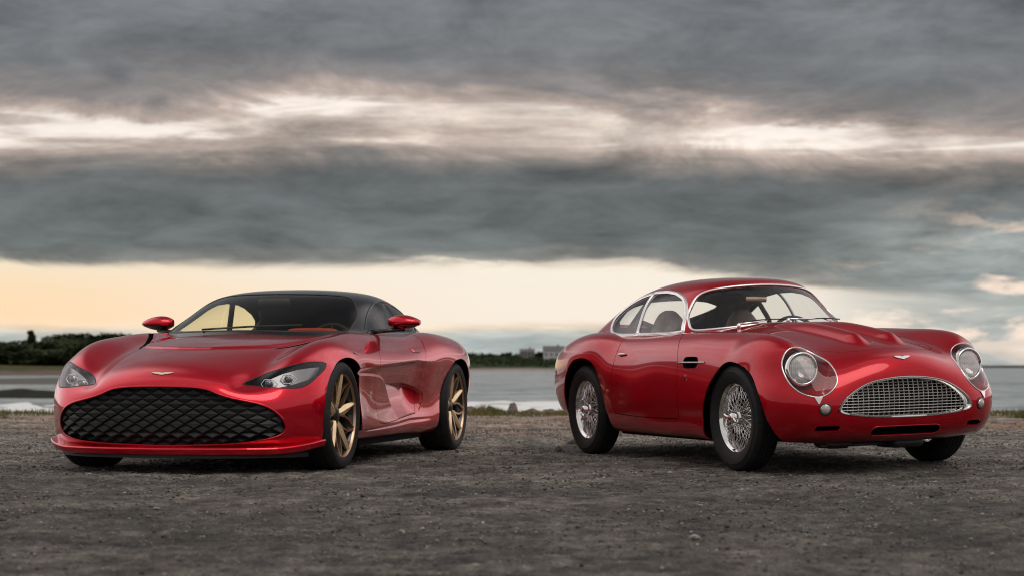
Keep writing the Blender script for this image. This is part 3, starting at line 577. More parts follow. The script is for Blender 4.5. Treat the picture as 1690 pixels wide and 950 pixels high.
NEW_TOP=[
[(-0.5,0,0.88),(-0.52,0.2,0.875),(-0.6,0.4,0.865),(-0.72,0.58,0.855),(-0.86,0.7,0.85),(-0.97,0.755,0.84),(-1.05,0.775,0.82)],
[(-0.6,0,0.935),(-0.62,0.2,0.93),(-0.7,0.4,0.925),(-0.82,0.58,0.915),(-0.94,0.685,0.91),(-1.04,0.745,0.88),(-1.12,0.775,0.83)],
[(-0.86,0,1.05),(-0.88,0.2,1.047),(-0.94,0.4,1.035),(-1.04,0.56,1.015),(-1.14,0.66,0.985),(-1.22,0.73,0.915),(-1.28,0.775,0.83)],
[(-1.16,0,1.155),(-1.18,0.2,1.152),(-1.23,0.39,1.14),(-1.31,0.545,1.115),(-1.38,0.64,1.06),(-1.43,0.715,0.945),(-1.45,0.775,0.83)],
[(-1.46,0,1.213),(-1.47,0.2,1.21),(-1.51,0.39,1.197),(-1.56,0.54,1.168),(-1.6,0.64,1.105),(-1.62,0.715,0.965),(-1.63,0.775,0.83)],
[(-1.8,0,1.232),(-1.8,0.2,1.228),(-1.82,0.39,1.214),(-1.84,0.54,1.185),(-1.85,0.64,1.115),(-1.86,0.715,0.97),(-1.86,0.775,0.83)],
[(-2.1,0,1.225),(-2.1,0.2,1.22),(-2.1,0.39,1.205),(-2.1,0.535,1.172),(-2.1,0.635,1.1),(-2.1,0.715,0.96),(-2.1,0.775,0.83)],
[(-2.4,0,1.19),(-2.4,0.2,1.185),(-2.4,0.38,1.17),(-2.4,0.525,1.135),(-2.4,0.62,1.065),(-2.4,0.7,0.95),(-2.4,0.765,0.83)],
[(-2.75,0,1.12),(-2.75,0.2,1.115),(-2.75,0.36,1.1),(-2.75,0.49,1.065),(-2.75,0.585,1),(-2.75,0.665,0.92),(-2.75,0.73,0.83)],
[(-3.1,0,1.02),(-3.1,0.2,1.015),(-3.1,0.34,1),(-3.1,0.45,0.975),(-3.1,0.53,0.93),(-3.1,0.6,0.88),(-3.1,0.66,0.82)],
[(-3.5,0,0.87),(-3.5,0.2,0.87),(-3.5,0.3,0.865),(-3.5,0.38,0.855),(-3.5,0.44,0.84),(-3.5,0.48,0.81),(-3.5,0.52,0.78)]]
# ------------------------------------------------------------------ shared car pieces
def wing_badge(name,p,n,w,h_,m,parent,label=None):
    o=[(-.5,.42),(-.36,.5),(-.12,.46),(-.07,.30),(.07,.30),(.12,.46),(.36,.5),(.5,.42),(.42,.16),(.26,-.12),(.12,-.22),(.07,-.42),(-.07,-.42),(-.12,-.22),(-.26,-.12),(-.42,.16)]
    V,F=plate([(x*w,y*h_) for x,y in o],.004); ob=mesh_obj(name,V,F,m,parent,smooth=False,label=label); ob.matrix_local=frame(Vector(p)+Vector(n)*.001,n); return ob
def z_badge(name,p,n,s,m,parent,label=None):
    o=[(-.5,.5),(.5,.5),(.5,.22),(-.12,-.22),(.5,-.22),(.5,-.5),(-.5,-.5),(-.5,-.22),(.12,.22),(-.5,.22)]
    V,F=plate([(x*s,y*s*1.2) for x,y in o],.004); ob=mesh_obj(name,V,F,m,parent,smooth=False,label=label); ob.matrix_local=frame(Vector(p)+Vector(n)*.001,n); return ob
def wheel_well(parent,x,zc,r,y0,y1,side):
    pr=[(r,y0),(r,y1-.05),(r*.9,y1),(.05,y1)] if False else [(.02,y0),(r*.97,y0),(r,y0+.03),(r,y1-.02),(r*.97,y1)]
    pr=[(a,b*side) for a,b in pr]; b=MB(); b.lathe(pr,40,'y',(x,0,zc),a0=R_(-20),a1=R_(200)); return b.build('wheel_arch_liner',DARK,parent)
def seat(parent,x,y,z,m,m2,tilt=.25,h_=.56,head=True):
    s=mesh_obj('seat',*superell((x+.18,y,z),(.50,.48,.20),.45,.45),m2,parent)
    V,F=superell((0,0,0),(.17,.46,h_+.1),.5,.55,24,16)
    V=[(a+(.045 if abs(b)>.15 and c<h_*.3 else 0),b*(1-1.15*max(0,(c-h_*.02)/h_)),c) for a,b,c in V]
    ca,sa=math.cos(tilt),math.sin(tilt); V=[(x-.13+a*ca-c*sa,y+b,z+.30+c*ca+a*sa) for a,b,c in V]
    mesh_obj('seat_back',V,F,m,parent)
    if head:
        V,F=superell((x-.13-.09-.05,y,z+.30+h_*.5+.07),(.10,.25,.17),.6,.6); mesh_obj('headrest',V,F,m,parent)
def steering(parent,c,r,tilt,m,m2):
    a=np.linspace(0,2*PI,41)[:-1]; T=Matrix.Rotation(tilt,3,'Y')
    P=[Vector(c)+T@Vector((0,r*math.cos(t),r*math.sin(t))) for t in a]
    b=MB(); b.tube(P,.013,8,closed=True)
    for t in (R_(90),R_(210),R_(330)): b.tube([Vector(c)+T@Vector((.03,.03*math.cos(t),.03*math.sin(t))),Vector(c)+T@Vector((0,r*math.cos(t),r*math.sin(t)))],.009,6,mi=1)
    b.tube([Vector(c)+T@Vector((.0,0,0)),Vector(c)+T@Vector((.25,0,-.02))],.022,10,mi=0)
    return b.build('steering_wheel',[m,m2],parent)

# ------------------------------------------------------------------ the 1960s coupe on the right
OLD_AX=-2.362; HUB_O=.338
def old_disp(p):
    y=np.abs(p[:,1]);x=p[:,0];z=p[:,2]
    s=(y-.125)/.088; nose=.585-.085*s*s
    d=.050*np.clip(1-s*s,0,1)**1.5*sstep((nose-x)/.20)*sstep((x+.80)/.75)*(z>.6)
    # shallow feature line above the sill
    return d
def build_old():
    car=empty('classic_sports_car',(2.1076,11.5073,.0125),(.0262,0,-1.2079163),'dark red 1960s coupe with wire wheels, round headlamps and a chrome egg crate grille','car','red sports cars parked by the sea')
    S=Skin(OLD_BODY,old_disp); G=Skin(OLD_TOP)
    Y=lambda t:(lambda p:p[:,1]-t); X=lambda t:(lambda p:p[:,0]-t); Z=lambda t:(lambda p:p[:,2]-t); nX=lambda t:(lambda p:t-p[:,0])
    skin=Panel.grid(S,[18]*11+[12]*20,14)
    archF=region('xz',[(-.355,-.1),(-.350,.17),(-.345,.287),(-.330,.38),(-.270,.49),(-.19,.58),(-.09,.66),(.008,.69),(.15,.675),(.29,.622),(.385,.543),(.445,.457),(.480,.343),(.506,.24),(.52,-.1),(.3,-.3),(-.2,-.3)],Y(.40))
    archR=region('xz',[(-1.84,-.1),(-1.852,.255),(-1.890,.352),(-1.925,.491),(-2.00,.62),(-2.09,.69),(-2.22,.722),(-2.40,.712),(-2.53,.66),(-2.64,.56),(-2.70,.43),(-2.71,.27),(-2.70,-.1),(-2.5,-.3),(-2.0,-.3)],Y(.40))
    _,skin=skin.split(archF); _,skin=skin.split(archR)
    opening=region('xy',[(-.76,0),(-.77,.18),(-.83,.38),(-.91,.50),(-1.0,.575),(-1.1,.615),(-1.3,.635),(-1.65,.63),(-1.9,.615),(-2.2,.59),(-2.5,.54),(-2.8,.45),(-2.85,0)],Z(.7),smooth=False,sym=True)
    _,skin=skin.split(opening)
    grl=region('yz',[(0,.583),(.13,.576),(.26,.552),(.363,.505),(.435,.449),(.470,.402),(.460,.378),(.36,.356),(.2,.342),(0,.337)],X(.5),sym=True)
    gp,skin=skin.split(grl)
    lamp3=[(.505,.588,.771),(.508,.643,.762),(.515,.681,.726),(.520,.701,.672),(.547,.703,.618),(.603,.694,.552),(.666,.666,.502),(.707,.620,.479),(.731,.575,.470),(.744,.525,.485),(.750,.480,.523),(.742,.453,.565),(.697,.440,.622),(.617,.446,.684),(.550,.482,.722),(.512,.532,.755)]
    ta,tb=tilt_ab(np.array(lamp3),.62); lf=region('tilt',list(zip(ta,tb)),X(.30),Y(.36),phi=.62); lp,skin=skin.split(lf)
    rr=lambda a,b,c,d,r:[(a+r*(1-math.cos(t)),c+r*(1-math.sin(t))) for t in (0,.5,1.07,1.57)]+[(b-r*(1-math.cos(t)),c+r*(1-math.sin(t))) for t in (1.57,1.07,.5,0)]+[(b-r*(1-math.cos(t)),d-r*(1-math.sin(t))) for t in (0,.5,1.07,1.57)]+[(a+r*(1-math.cos(t)),d-r*(1-math.sin(t))) for t in (1.57,1.07,.5,0)]
    ik,skin=skin.split(region('yz',rr(-.245,.245,.228,.286,.027),X(.5),smooth=False))
    dk,skin=skin.split(region('yz',rr(.448,.585,.267,.299,.015),X(.5),smooth=False))
    vk,skin=skin.split(region('xz',[(-.628,.688),(-.614,.712),(-.585,.723),(-.45,.723),(-.420,.712),(-.408,.688),(-.420,.660),(-.45,.649),(-.585,.649),(-.614,.660)],Y(.6)))
    door=region('xz',[(-.865,.90),(-.815,.855),(-.755,.79),(-.712,.71),(-.695,.60),(-.695,.45),(-.702,.335),(-.725,.312),(-1.3,.310),(-1.72,.325),(-1.748,.36),(-1.752,.5),(-1.737,.66),(-1.738,.76),(-1.755,.83),(-1.80,.90),(-1.8,1.1),(-.9,1.1)],Y(.52),smooth=False)
    dp,skin=skin.split(door,.0030)
    hood=region('xy',[(-.60,0),(-.62,.30),(-.66,.47),(-.50,.505),(-.2,.50),(.05,.485),(.22,.465),(.36,.435),(.47,.39),(.56,.315),(.61,.22),(.63,.11),(.634,0)],Z(.6),smooth=False,sym=True)
    hp,skin=skin.split(hood,.0018)
    skin.make('body',PAINT_O,car,'both',.008)
    for cx in (0,OLD_AX):
        inner,_=skin.split(lambda p:np.minimum(np.minimum((.72 if cx==0 else 1.12)-abs(p[:,0]-cx),p[:,1]-.30),.83-p[:,2]))
        for sd in 'LR': inner.make('inner_wing',DARK,car,sd,0,off=-.0075,flip=True)
    hp.make('bonnet',PAINT_O,car,'both',.02)
    # doors
    for sd,s_ in (('R',-1),('L',1)):
        d=dp.make('door',PAINT_O,car,sd,.02)
        p,n=spot(S,(-1.64,.77,.743),s_); b=MB(); b.add(*superell((0,0,.010),(.120,.020,.018),.9,.9)); b.add(*superell((.02*s_,0,.006),(.050,.030,.014),.8,.8))
        h=b.build('door_handle',CHROME,d); h.matrix_local=frame(p,n)
    # fender vents with a thin chrome strake
    for c in vk.curves():
        for s_ in (1,-1):
            k=np.array([1,s_,1]); q=c[0]*k; b=MB(); inn=q-np.array([0,s_*.06,0]); m_=len(q)
            b.add(np.concatenate([q,inn]),[(i,(i+1)%m_,m_+(i+1)%m_,m_+i) for i in range(m_)]+[tuple(range(m_,2*m_))]); b.build('fender_vent',DARK,car)
            ps=[spot(S,(x,.80,.687),s_) for x in np.linspace(-.682,-.318,7)]
            V,F=tube_mesh([p+n*.006 for p,n in ps],.0055,8); mesh_obj('vent_strake',V,F,CHROME,car)
            p,n=spot(S,(-.565,.82,.590),s_); z_badge('side_badge',p,n,.030,CHROME,car)
    # lamps
    for s_ in (1,-1):
        k=np.array([1,s_,1]); c=lp.curves()[0]
        lamp=empty('headlight',(.565,.591*s_,.640)); lamp.parent=car; L=np.array([.565,.591*s_,.640])
        cv=lp.make('lamp_cover',GLASS_LAMP,lamp,'L' if s_>0 else 'R',0,off=.001); cv.location=tuple(-L)
        o=trim('cover_trim',(c[0]*k-L,c[1]*k,True),.009,.005,CHROME,lamp)[0]
        V,F=funnel(c[0]*k-c[1]*k*.004,tuple(L-np.array([.045,0,0])),(1,.10*s_,.05),.108,8); mesh_obj('lamp_bowl',V-L,F,PAINT_O,lamp)
        b=MB(); b.lathe([(.086,-.06),(.103,-.05),(.105,.0),(.100,.016),(.090,.020),(.087,.012)],48,'x'); r=b.build('lamp_ring',CHROME,lamp); r.rotation_euler=(0,-.05,.10*s_)
        b=MB(); b.lathe([(.001,-.055),(.03,-.048),(.06,-.030),(.088,.004)],40,'x'); r=b.build('reflector',CHROME,lamp); r.rotation_euler=(0,-.05,.10*s_)
        b=MB(); b.lathe([(.001,.034),(.03,.031),(.06,.023),(.082,.012),(.088,.004)],40,'x'); r=b.build('lens',LENS,lamp); r.rotation_euler=(0,-.05,.10*s_)
        # chrome tab under the cover
        p,n=spot(S,(.735,.578,.462),s_); V,F=plate([(-.024,.010),(.024,.010),(.003,-.030),(-.003,-.030)],.004); t=mesh_obj('cover_tab',V,F,CHROME,lamp,smooth=False); t.matrix_local=frame(p+n*.001-L,n)
        # indicator
        p,n=spot(S,(.752,.545,.400),s_); b=MB(); b.lathe([(.036,-.004),(.037,.003),(.030,.005),(.029,.002)],32,'z'); g=b.build('indicator_bezel',BLACKM,car); g.matrix_local=frame(p,n)
        b=MB(); b.lathe([(.027,.0),(.026,.008),(.020,.014),(.009,.018),(.001,.019)],32,'z'); q=b.build('indicator_lamp',mat('frosted lamp glass',(.42,.41,.36),.18,coat=.8),car); q.matrix_local=frame(p,n)
        b=MB(); b.lathe([(.028,.0),(.030,.007),(.0265,.009)],32,'z'); q=b.build('indicator_ring',CHROME,car); q.matrix_local=frame(p,n)
    # grille
    fx=fitx(S,(.62,.60,.24,.66)); c=gp.curves()[0]; pc,nc=c[0],c[1]
    grille=empty('grille',(.78,0,.45)); grille.parent=car; GO=np.array([.78,0,.45])
    # surround: polished channel leading inwards
    m_=len(pc); cen=np.array([0,.0,.45]); prof=[(0,.004,0),(.006,.006,.0),(.012,.000,0),(.018,-.014,0),(.022,-.032,0),(.026,-.050,0)]
    V=[];F=[]
    rad=pc-np.array([0,0,.455]); rad[:,0]=0; rl=np.linalg.norm(rad,axis=1,keepdims=True); rad/=rl
    for a,b_,_ in prof:
        V.append(pc-rad*a*(1+.8*np.abs(rad[:,1:2])**4)+np.array([1,0,0])*b_)
    V=np.concatenate(V)-GO
    for i in range(len(prof)-1):
        for q in range(m_): r=(q+1)%m_; F.append((i*m_+q,i*m_+r,(i+1)*m_+r,(i+1)*m_+q))
    auto(mesh_obj('grille_surround',V,F,CHROME,grille),70)
    gs=sdf(crom([(y,z) for y,z in [(0,.583),(.13,.576),(.26,.552),(.363,.505),(.435,.449),(.470,.402),(.460,.378),(.36,.356),(.2,.342),(0,.337)]]+[(-y,z) for y,z in [(.2,.342),(.36,.356),(.460,.378),(.470,.402),(.435,.449),(.363,.505),(.26,.552),(.13,.576)]],True,6))
    bx=lambda y,z: fx(np.abs(y),z)-.040
    def run(fy,fz,n=80):
        t=np.linspace(-.5,.5,n) ; y=fy(t);z=fz(t); ok=gs(y,z)>.010
        return [(float(a),float(b),float(d)) for a,b,d in zip(bx(y,z)-GO[0],y,z-GO[2])],ok
    for i,zz in enumerate(np.arange(.354,.577,.0176)):
        pts,ok=run(lambda t:t,lambda t:t*0+zz+.010*(.25-t*t)*((zz-.34)/.24)*0,120); P=[p for p,o in zip(pts,ok) if o]
        if len(P)>2: V,F=tube_mesh(P,1,6,sq=(.0050,.0033)); auto(mesh_obj('grille_bar',V,F,SPOKEM,grille),60)
    for yy in np.arange(-.46,.461,.0345):
        pts,ok=run(lambda t:t*0+yy,lambda t:.46+t*.28,60); P=[(p[0]-.006,p[1],p[2]) for p,o in zip(pts,ok) if o]
        if len(P)>2: V,F=tube_mesh(P,1,6,sq=(.0021,.006)); auto(mesh_obj('grille_bar_upright',V,F,SPOKEM,grille),60)
    b=MB(); b.box((.63,0,.45),(.02,.80,.26)); b.box((.57,0,.46),(.1,.66,.22),0,.03); b.build('radiator',mat('dark radiator core',(.012,.012,.012),.7),car,smooth=False)
    # lower intake, ducts
    b=MB(); b.box((.68,0,.265),(.02,.52,.09)); b.box((.62,.50,.285),(.03,.24,.07)); b.box((.62,-.50,.285),(.03,.24,.07)); b.build('intake_shroud',DARK,car,smooth=False)
    for c in ik.curves(): trim('intake_lip',c,.008,.004,PAINT_O,car)
    p,n=spot(S,(.745,0,.692),1); wing_badge('bonnet_badge',p,n,.115,.030,CHROME,car)
    # ---------------- greenhouse
    top=Panel.grid(G,18,16)
    ws=region('yz',[(0,.934),(.20,.927),(.387,.911),(.53,.899),(.575,.900),(.588,.915),(.580,.95),(.553,1.01),(.517,1.062),(.475,1.115),(.43,1.150),(.363,1.174),(.25,1.190),(.12,1.199),(0,1.202)],X(-1.13),sym=True)
    wp,top=top.split(ws)
    sw=region('xz',[(-.952,.887),(-.985,.94),(-1.04,1.01),(-1.10,1.080),(-1.17,1.128),(-1.28,1.160),(-1.42,1.178),(-1.62,1.180),(-1.82,1.160),(-2.02,1.118),(-2.15,1.072),(-2.235,1.025),(-2.245,1.0),(-2.20,.945),(-2.13,.908),(-2.05,.891),(-1.87,.882),(-1.4,.880),(-1.1,.882)],Y(.40),smooth=False)
    sp,top=top.split(sw)
    rw=region('xy',[(-2.30,0),(-2.31,.25),(-2.34,.36),(-2.40,.385),(-2.66,.335),(-2.80,.27),(-2.84,.15),(-2.85,0)],Z(.9),smooth=False,sym=True)
    rp,top=top.split(rw)
    top.make('roof',PAINT_O,car,'both',.02)
    top.make('headlining',mat('dark headlining cloth',(.012,.012,.012),.9),car,'both',0,off=-.022,flip=True)
    g=wp.make('windscreen',GLASS_CLEAR,car,'both',0,off=-.004); trim('windscreen_trim',wp.curves()[0],.018,.007,SATIN,car)
    rp.make('rear_window',GLASS_CLEAR,car,'both',0,off=-.004); trim('rear_window_trim',rp.curves()[0],.018,.007,SATIN,car)
    split=lambda p:(p[:,0]+1.612+.15*(p[:,2]-.88)*1.0)   # >0 in front of the pillar
    front,rear=sp.split(split,.006)
    for sd,s_ in (('R',-1),('L',1)):
        front.make('door_window',GLASS_SIDE,car,sd,0,off=-.004); rear.make('quarter_window',GLASS_SIDE,car,sd,0,off=-.004)
        trim('window_trim',sp.curves()[0],.032,.007,SATIN,car,sd)
        for q in front.curves()[:1]: trim('door_window_frame',q,.015,.010,SATIN,car,sd)
        for q in rear.curves()[:1]: trim('quarter_window_frame',q,.013,.009,SATIN,car,sd)
    # interior
    lining=mat('black cabin trim',(.014,.014,.015),.8)
    b=MB(); V=[];pl=[(-.78,.50),(-.95,.60),(-1.15,.625),(-1.9,.62),(-2.3,.60),(-2.9,.45)]
    ring=[(x,y) for x,y in pl]+[(x,-y) for x,y in pl[::-1]]; k=len(ring)
    b.add([(x,y,.872) for x,y in ring]+[(x,y*.97,.28) for x,y in ring],[(i,k+i,k+(i+1)%k,(i+1)%k) for i in range(k)]+[tuple(range(k,2*k))]); b.build('cabin_lining',lining,car,smooth=False)
    b=MB(); b.box((-.88,0,.80),(.26,1.12,.20),0,.06); b.box((-2.35,0,.80),(.75,1.10,.06),0,.02); b.box((-1.5,0,.42),(1.1,.2,.25),0,.05); b.build('dashboard',lining,car)
    for s_ in (1,-1): seat(car,-1.66,.30*s_,.40,LEATHER,LEATHERB,.22,.62,False)
    steering(car,(-1.10,.34,.80),.195,-.38,LEATHERB,ALU)
    bar=mat('black roll cage tube',(.01,.01,.01),.4); b=MB()
    for s_ in (1,-1): b.tube(crom([(-1.86,.56*s_,.5),(-1.86,.555*s_,.9),(-1.87,.49*s_,1.06),(-1.87,.42*s_,1.15)],False),.019); b.tube([(-1.87,.46*s_,1.11),(-2.55,.42*s_,.78)],.019)
    b.tube([(-1.87,-.43,1.145),(-1.87,0,1.175),(-1.87,.43,1.145)],.019); b.tube([(-1.88,-.52,.98),(-1.90,.48,.60)],.019); b.tube([(-1.88,.40,1.14),(-2.5,-.40,.80)],.019); b.build('roll_cage',bar,car)
    b=MB(); b.box((-1.075,0,1.112),(.018,.175,.052),0,.010); b.tube([(-1.07,0,1.13),(-1.03,0,1.185)],.006,mi=0); m1=b.build('rear_view_mirror',BLACKM,car)
    b=MB(); b.box((-1.064,0,1.112),(.004,.160,.040),0,.001); b.build('mirror_glass',mat('mirror backing brass',(.72,.62,.42),.25,1),m1)
    for (py,dy,dz) in ((-.36,.30,.0),(.02,.32,.012),(.40,-.05,.02)):
        b=MB(); p,n=spot(S,(-.66,abs(py),.93),1 if py>=0 else -1); p=np.array(p)
        q=np.array([-.80,py+dy,.0]); gx=lambda y:-.735-.30*abs(y)**2.2; 
        tip=np.array([gx(py+dy)-.01,py+dy,.962]); mid=(p+tip)/2+np.array([.015,0,.012]); b.tube([p+np.array([0,0,.0]),p+np.array([0,0,.028])],.012,10); b.tube([p+np.array([0,0,.026]),mid,tip],[.007,.005,.003],8)
        y0,y1=py+dy-.15,py+dy+.15; ys=np.linspace(y0,y1,7); b.tube([(gx(y)+.008,y,.950+.012*math.cos((y-py-dy)*8)) for y in ys],.0045,6,mi=1); b.build('wiper',[CHROME,BLACKM],car)
    # underside, sill, suspension seen under the nose
    b=MB(); b.box((-1.35,0,.225),(3.3,1.05,.08)); b.box((-1.1,0,.20),(1.42,1.42,.05)); b.box((.40,0,.245),(.4,.80,.05)); b.build('floor_pan',DARK,car,smooth=False)
    b=MB(); b.box((.38,-.28,.175),(.22,.16,.06),0,.02); b.box((.40,.18,.17),(.26,.22,.07),0,.02); b.tube([(.2,-.62,.24),(.5,-.30,.20)],.018); b.tube([(.2,.62,.24),(.5,.30,.20)],.018); b.tube([(.44,-.40,.165),(.44,.30,.165)],.012); b.build('front_suspension',mat('oily steel',(.10,.10,.10),.4,.8),car)
    for x in (0,OLD_AX):
        for s_ in (1,-1): wheel_well(car,x+(.06 if x==0 else -.02),HUB_O+.01,.372 if x==0 else .385,.44,.715,s_)
    # ---------------- wire wheels
    def make_wheel():
        w=empty('wheel',(0,0,0)); 
        b=MB(); b.lathe([(.214,-.062),(.232,-.074),(.262,-.086),(.292,-.088),(.315,-.080),(.330,-.066),(.3365,-.045),(.3365,-.0435),(.332,-.042),(.332,-.038),(.337,-.0365),(.3375,-.016),(.333,-.014),(.333,-.010),(.338,-.008),(.338,.008),(.333,.010),(.333,.014),(.3375,.016),(.337,.0365),(.332,.038),(.332,.042),(.3365,.0435),(.3365,.045),(.330,.066),(.322,.074),(.3215,.0765),(.3175,.0785),(.315,.080),(.292,.088),(.2925,.090),(.289,.091),(.288,.0885),(.262,.086),(.232,.074),(.214,.062)],96); auto(b.build('tyre',RUBBER,w),40)
        b=MB(); b.lathe([(.214,-.064),(.224,-.066),(.226,-.061),(.214,-.055),(.205,-.04),(.186,-.012),(.186,.012),(.196,.030),(.200,.044),(.2035,.050),(.211,.056),(.2135,.062),(.2225,.0665),(.2265,.0645),(.2265,.060),(.2195,.058)],96); auto(b.build('rim',CHROME,w),50)
        b=MB(); b.lathe([(.062,-.055),(.062,-.045),(.044,-.035),(.040,.02),(.046,.045),(.050,.048),(.046,.056),(.030,.060),(.001,.060)],36); auto(b.build('hub',CHROME,w),40)
        b=MB(); b.lathe([(.040,.052),(.041,.066),(.036,.076),(.028,.096),(.018,.101),(.001,.102)],32)
        for a in (.35,.35+PI):
            ca,sa=math.cos(a),math.sin(a); P=[(r*ca-q*sa,yy,r*sa+q*ca) for r,q,yy in ((.028,0,.082),(.050,.004,.092),(.070,.014,.098),(.080,.026,.098))]; b.tube(P,[.013,.012,.010,.005],8)
        b.build('spinner',CHROME,w)
        b=MB(); b.lathe([(.001,.1025),(.016,.1025),(.0165,.1045),(.001,.105)],20); b.build('spinner_badge',mat('red enamel',(.45,.01,.02),.3,coat=1),w)
        b=MB(); b.lathe([(.06,-.10),(.150,-.10),(.152,-.09),(.150,-.080),(.06,-.080)],48); b.build('brake_disc',STEEL,w)
        b=MB(); b.box((.115,-.095,.05),(.09,.06,.13),0,.02); b.build('brake_caliper',CAST,w)
        kinds=[]
        for (r0,y0,r1,y1,da) in ((.046,.046,.199,.040,.50),(.046,.046,.199,.040,-.50),(.052,-.045,.188,.008,.42),(.052,-.045,.188,.008,-.42)):
            V,F=tube_mesh([(r0*math.cos(da),y0,r0*math.sin(da)),(r1,y1,0)],.0021,6); kinds.append((V,F))
        N=20; first=[None]*4
        for q in range(4):
            for i in range(N):
                a=2*PI*(i+(.25 if q%2 else 0)+(.5 if q>1 else 0)*.5)/N
                if first[q] is None: first[q]=mesh_obj('spoke',*kinds[q],SPOKEM,w); first[q].rotation_euler=(0,a,0)
                else: inst(first[q],w,rot=(0,a,0))
        return w
    w0=make_wheel(); first=True
    for x in (0,OLD_AX):
        for s_ in (-1,1):
            if first: w=w0; first=False
            else:
                w=w0.copy(); COL.objects.link(w)
                for ch in list(w0.children): c=ch.copy(); COL.objects.link(c); c.parent=w
            w.parent=car; w.location=(x,.686*s_,HUB_O); w.rotation_euler=(0,[.3,1.1,2.0,.7][(x<0)*2+(s_>0)],0) if s_>0 else (0,[.3,1.1,2.0,.7][(x<0)*2],PI)
    return car
def lens_mat():
    m=mat('ribbed lamp lens',(.92,.92,.90),.18,coat=1); t,b=mt(m); g=t.node('ShaderNodeTexCoord').outputs['Object']; x,y,z=t.sep(g)
    rib=t.m('SINE',t.m('MULTIPLY',y,520)); rib=t.m('ADD',rib,t.m('MULTIPLY',t.m('SINE',t.m('MULTIPLY',z,170)),.6)); t.put(b.inputs['Normal'],t.bump(rib,.6,.002)); b.inputs['Alpha'].default_value=.55
    return m
LENS=lens_mat()
build_old()
# ------------------------------------------------------------------ the modern coupe on the left
NEW_AX=-2.805; HUB_N=.347
_q_scoop=sdf([(-1.03,.530),(-1.36,.285),(-1.92,.325),(-2.02,.40),(-1.99,.46),(-1.80,.505),(-1.5,.532)])
_q_strake=sdf([(-.10,.615),(-.70,.600),(-.84,.588),(-.95,.560),(-1.06,.500),(-1.42,.255),(-.10,.215)])
_plateau=sdf([(.255,0),(.250,.12),(.205,.24),(.13,.35),(.04,.44),(-.10,.497),(-.30,.540),(-.5,.600),(-.75,.70),(-1.3,.9),(-1.3,-.9),(-.75,-.70),(-.5,-.600),(-.30,-.540),(-.10,-.497),(.04,-.44),(.13,-.35),(.205,-.24),(.250,-.12)])
def new_disp(p):
    x=p[:,0];y=np.abs(p[:,1]);z=p[:,2]; d=np.zeros(len(p))
    side=(y>.7)&(x<-.1)&(x>-2.4)
    if side.any():
        X_,Z_=x[side],z[side]
        zc=np.interp(X_,[-1.9,-1.685,-.717,-.27],[.700,.710,.672,.650]); fade=sstep((X_+2.30)/.65)*sstep((-.12-X_)/.12)
        q=-.032*(1-np.exp(-(np.clip(zc-Z_,0,1)/.026)**1.5))*fade*sstep((Z_-.10)/.10)
        q+= .016*sstep((_q_strake(X_,Z_)+.004)/.014)*sstep((-.12-X_)/.12)
        s=_q_scoop(X_,Z_); q+=-.074*sstep((s+.004)/.016)*np.clip((Z_-.29)/.24,0,1)*sstep((X_+2.06)/.42)
        q+= -.006*np.exp(-((Z_-np.interp(X_,[-1.7,-1.3,-.29],[.268,.243,.200]))/.011)**2)*fade
        d[side]+=q
    top=(z>.66)&(x<.4)&(x>-1.2)&(y<.8)
    if top.any():
        s=_plateau(x[top],p[:,1][top]); d[top]+=.013*sstep((s+.012)/.042)*sstep((x[top]+1.05)/.7)
    return d
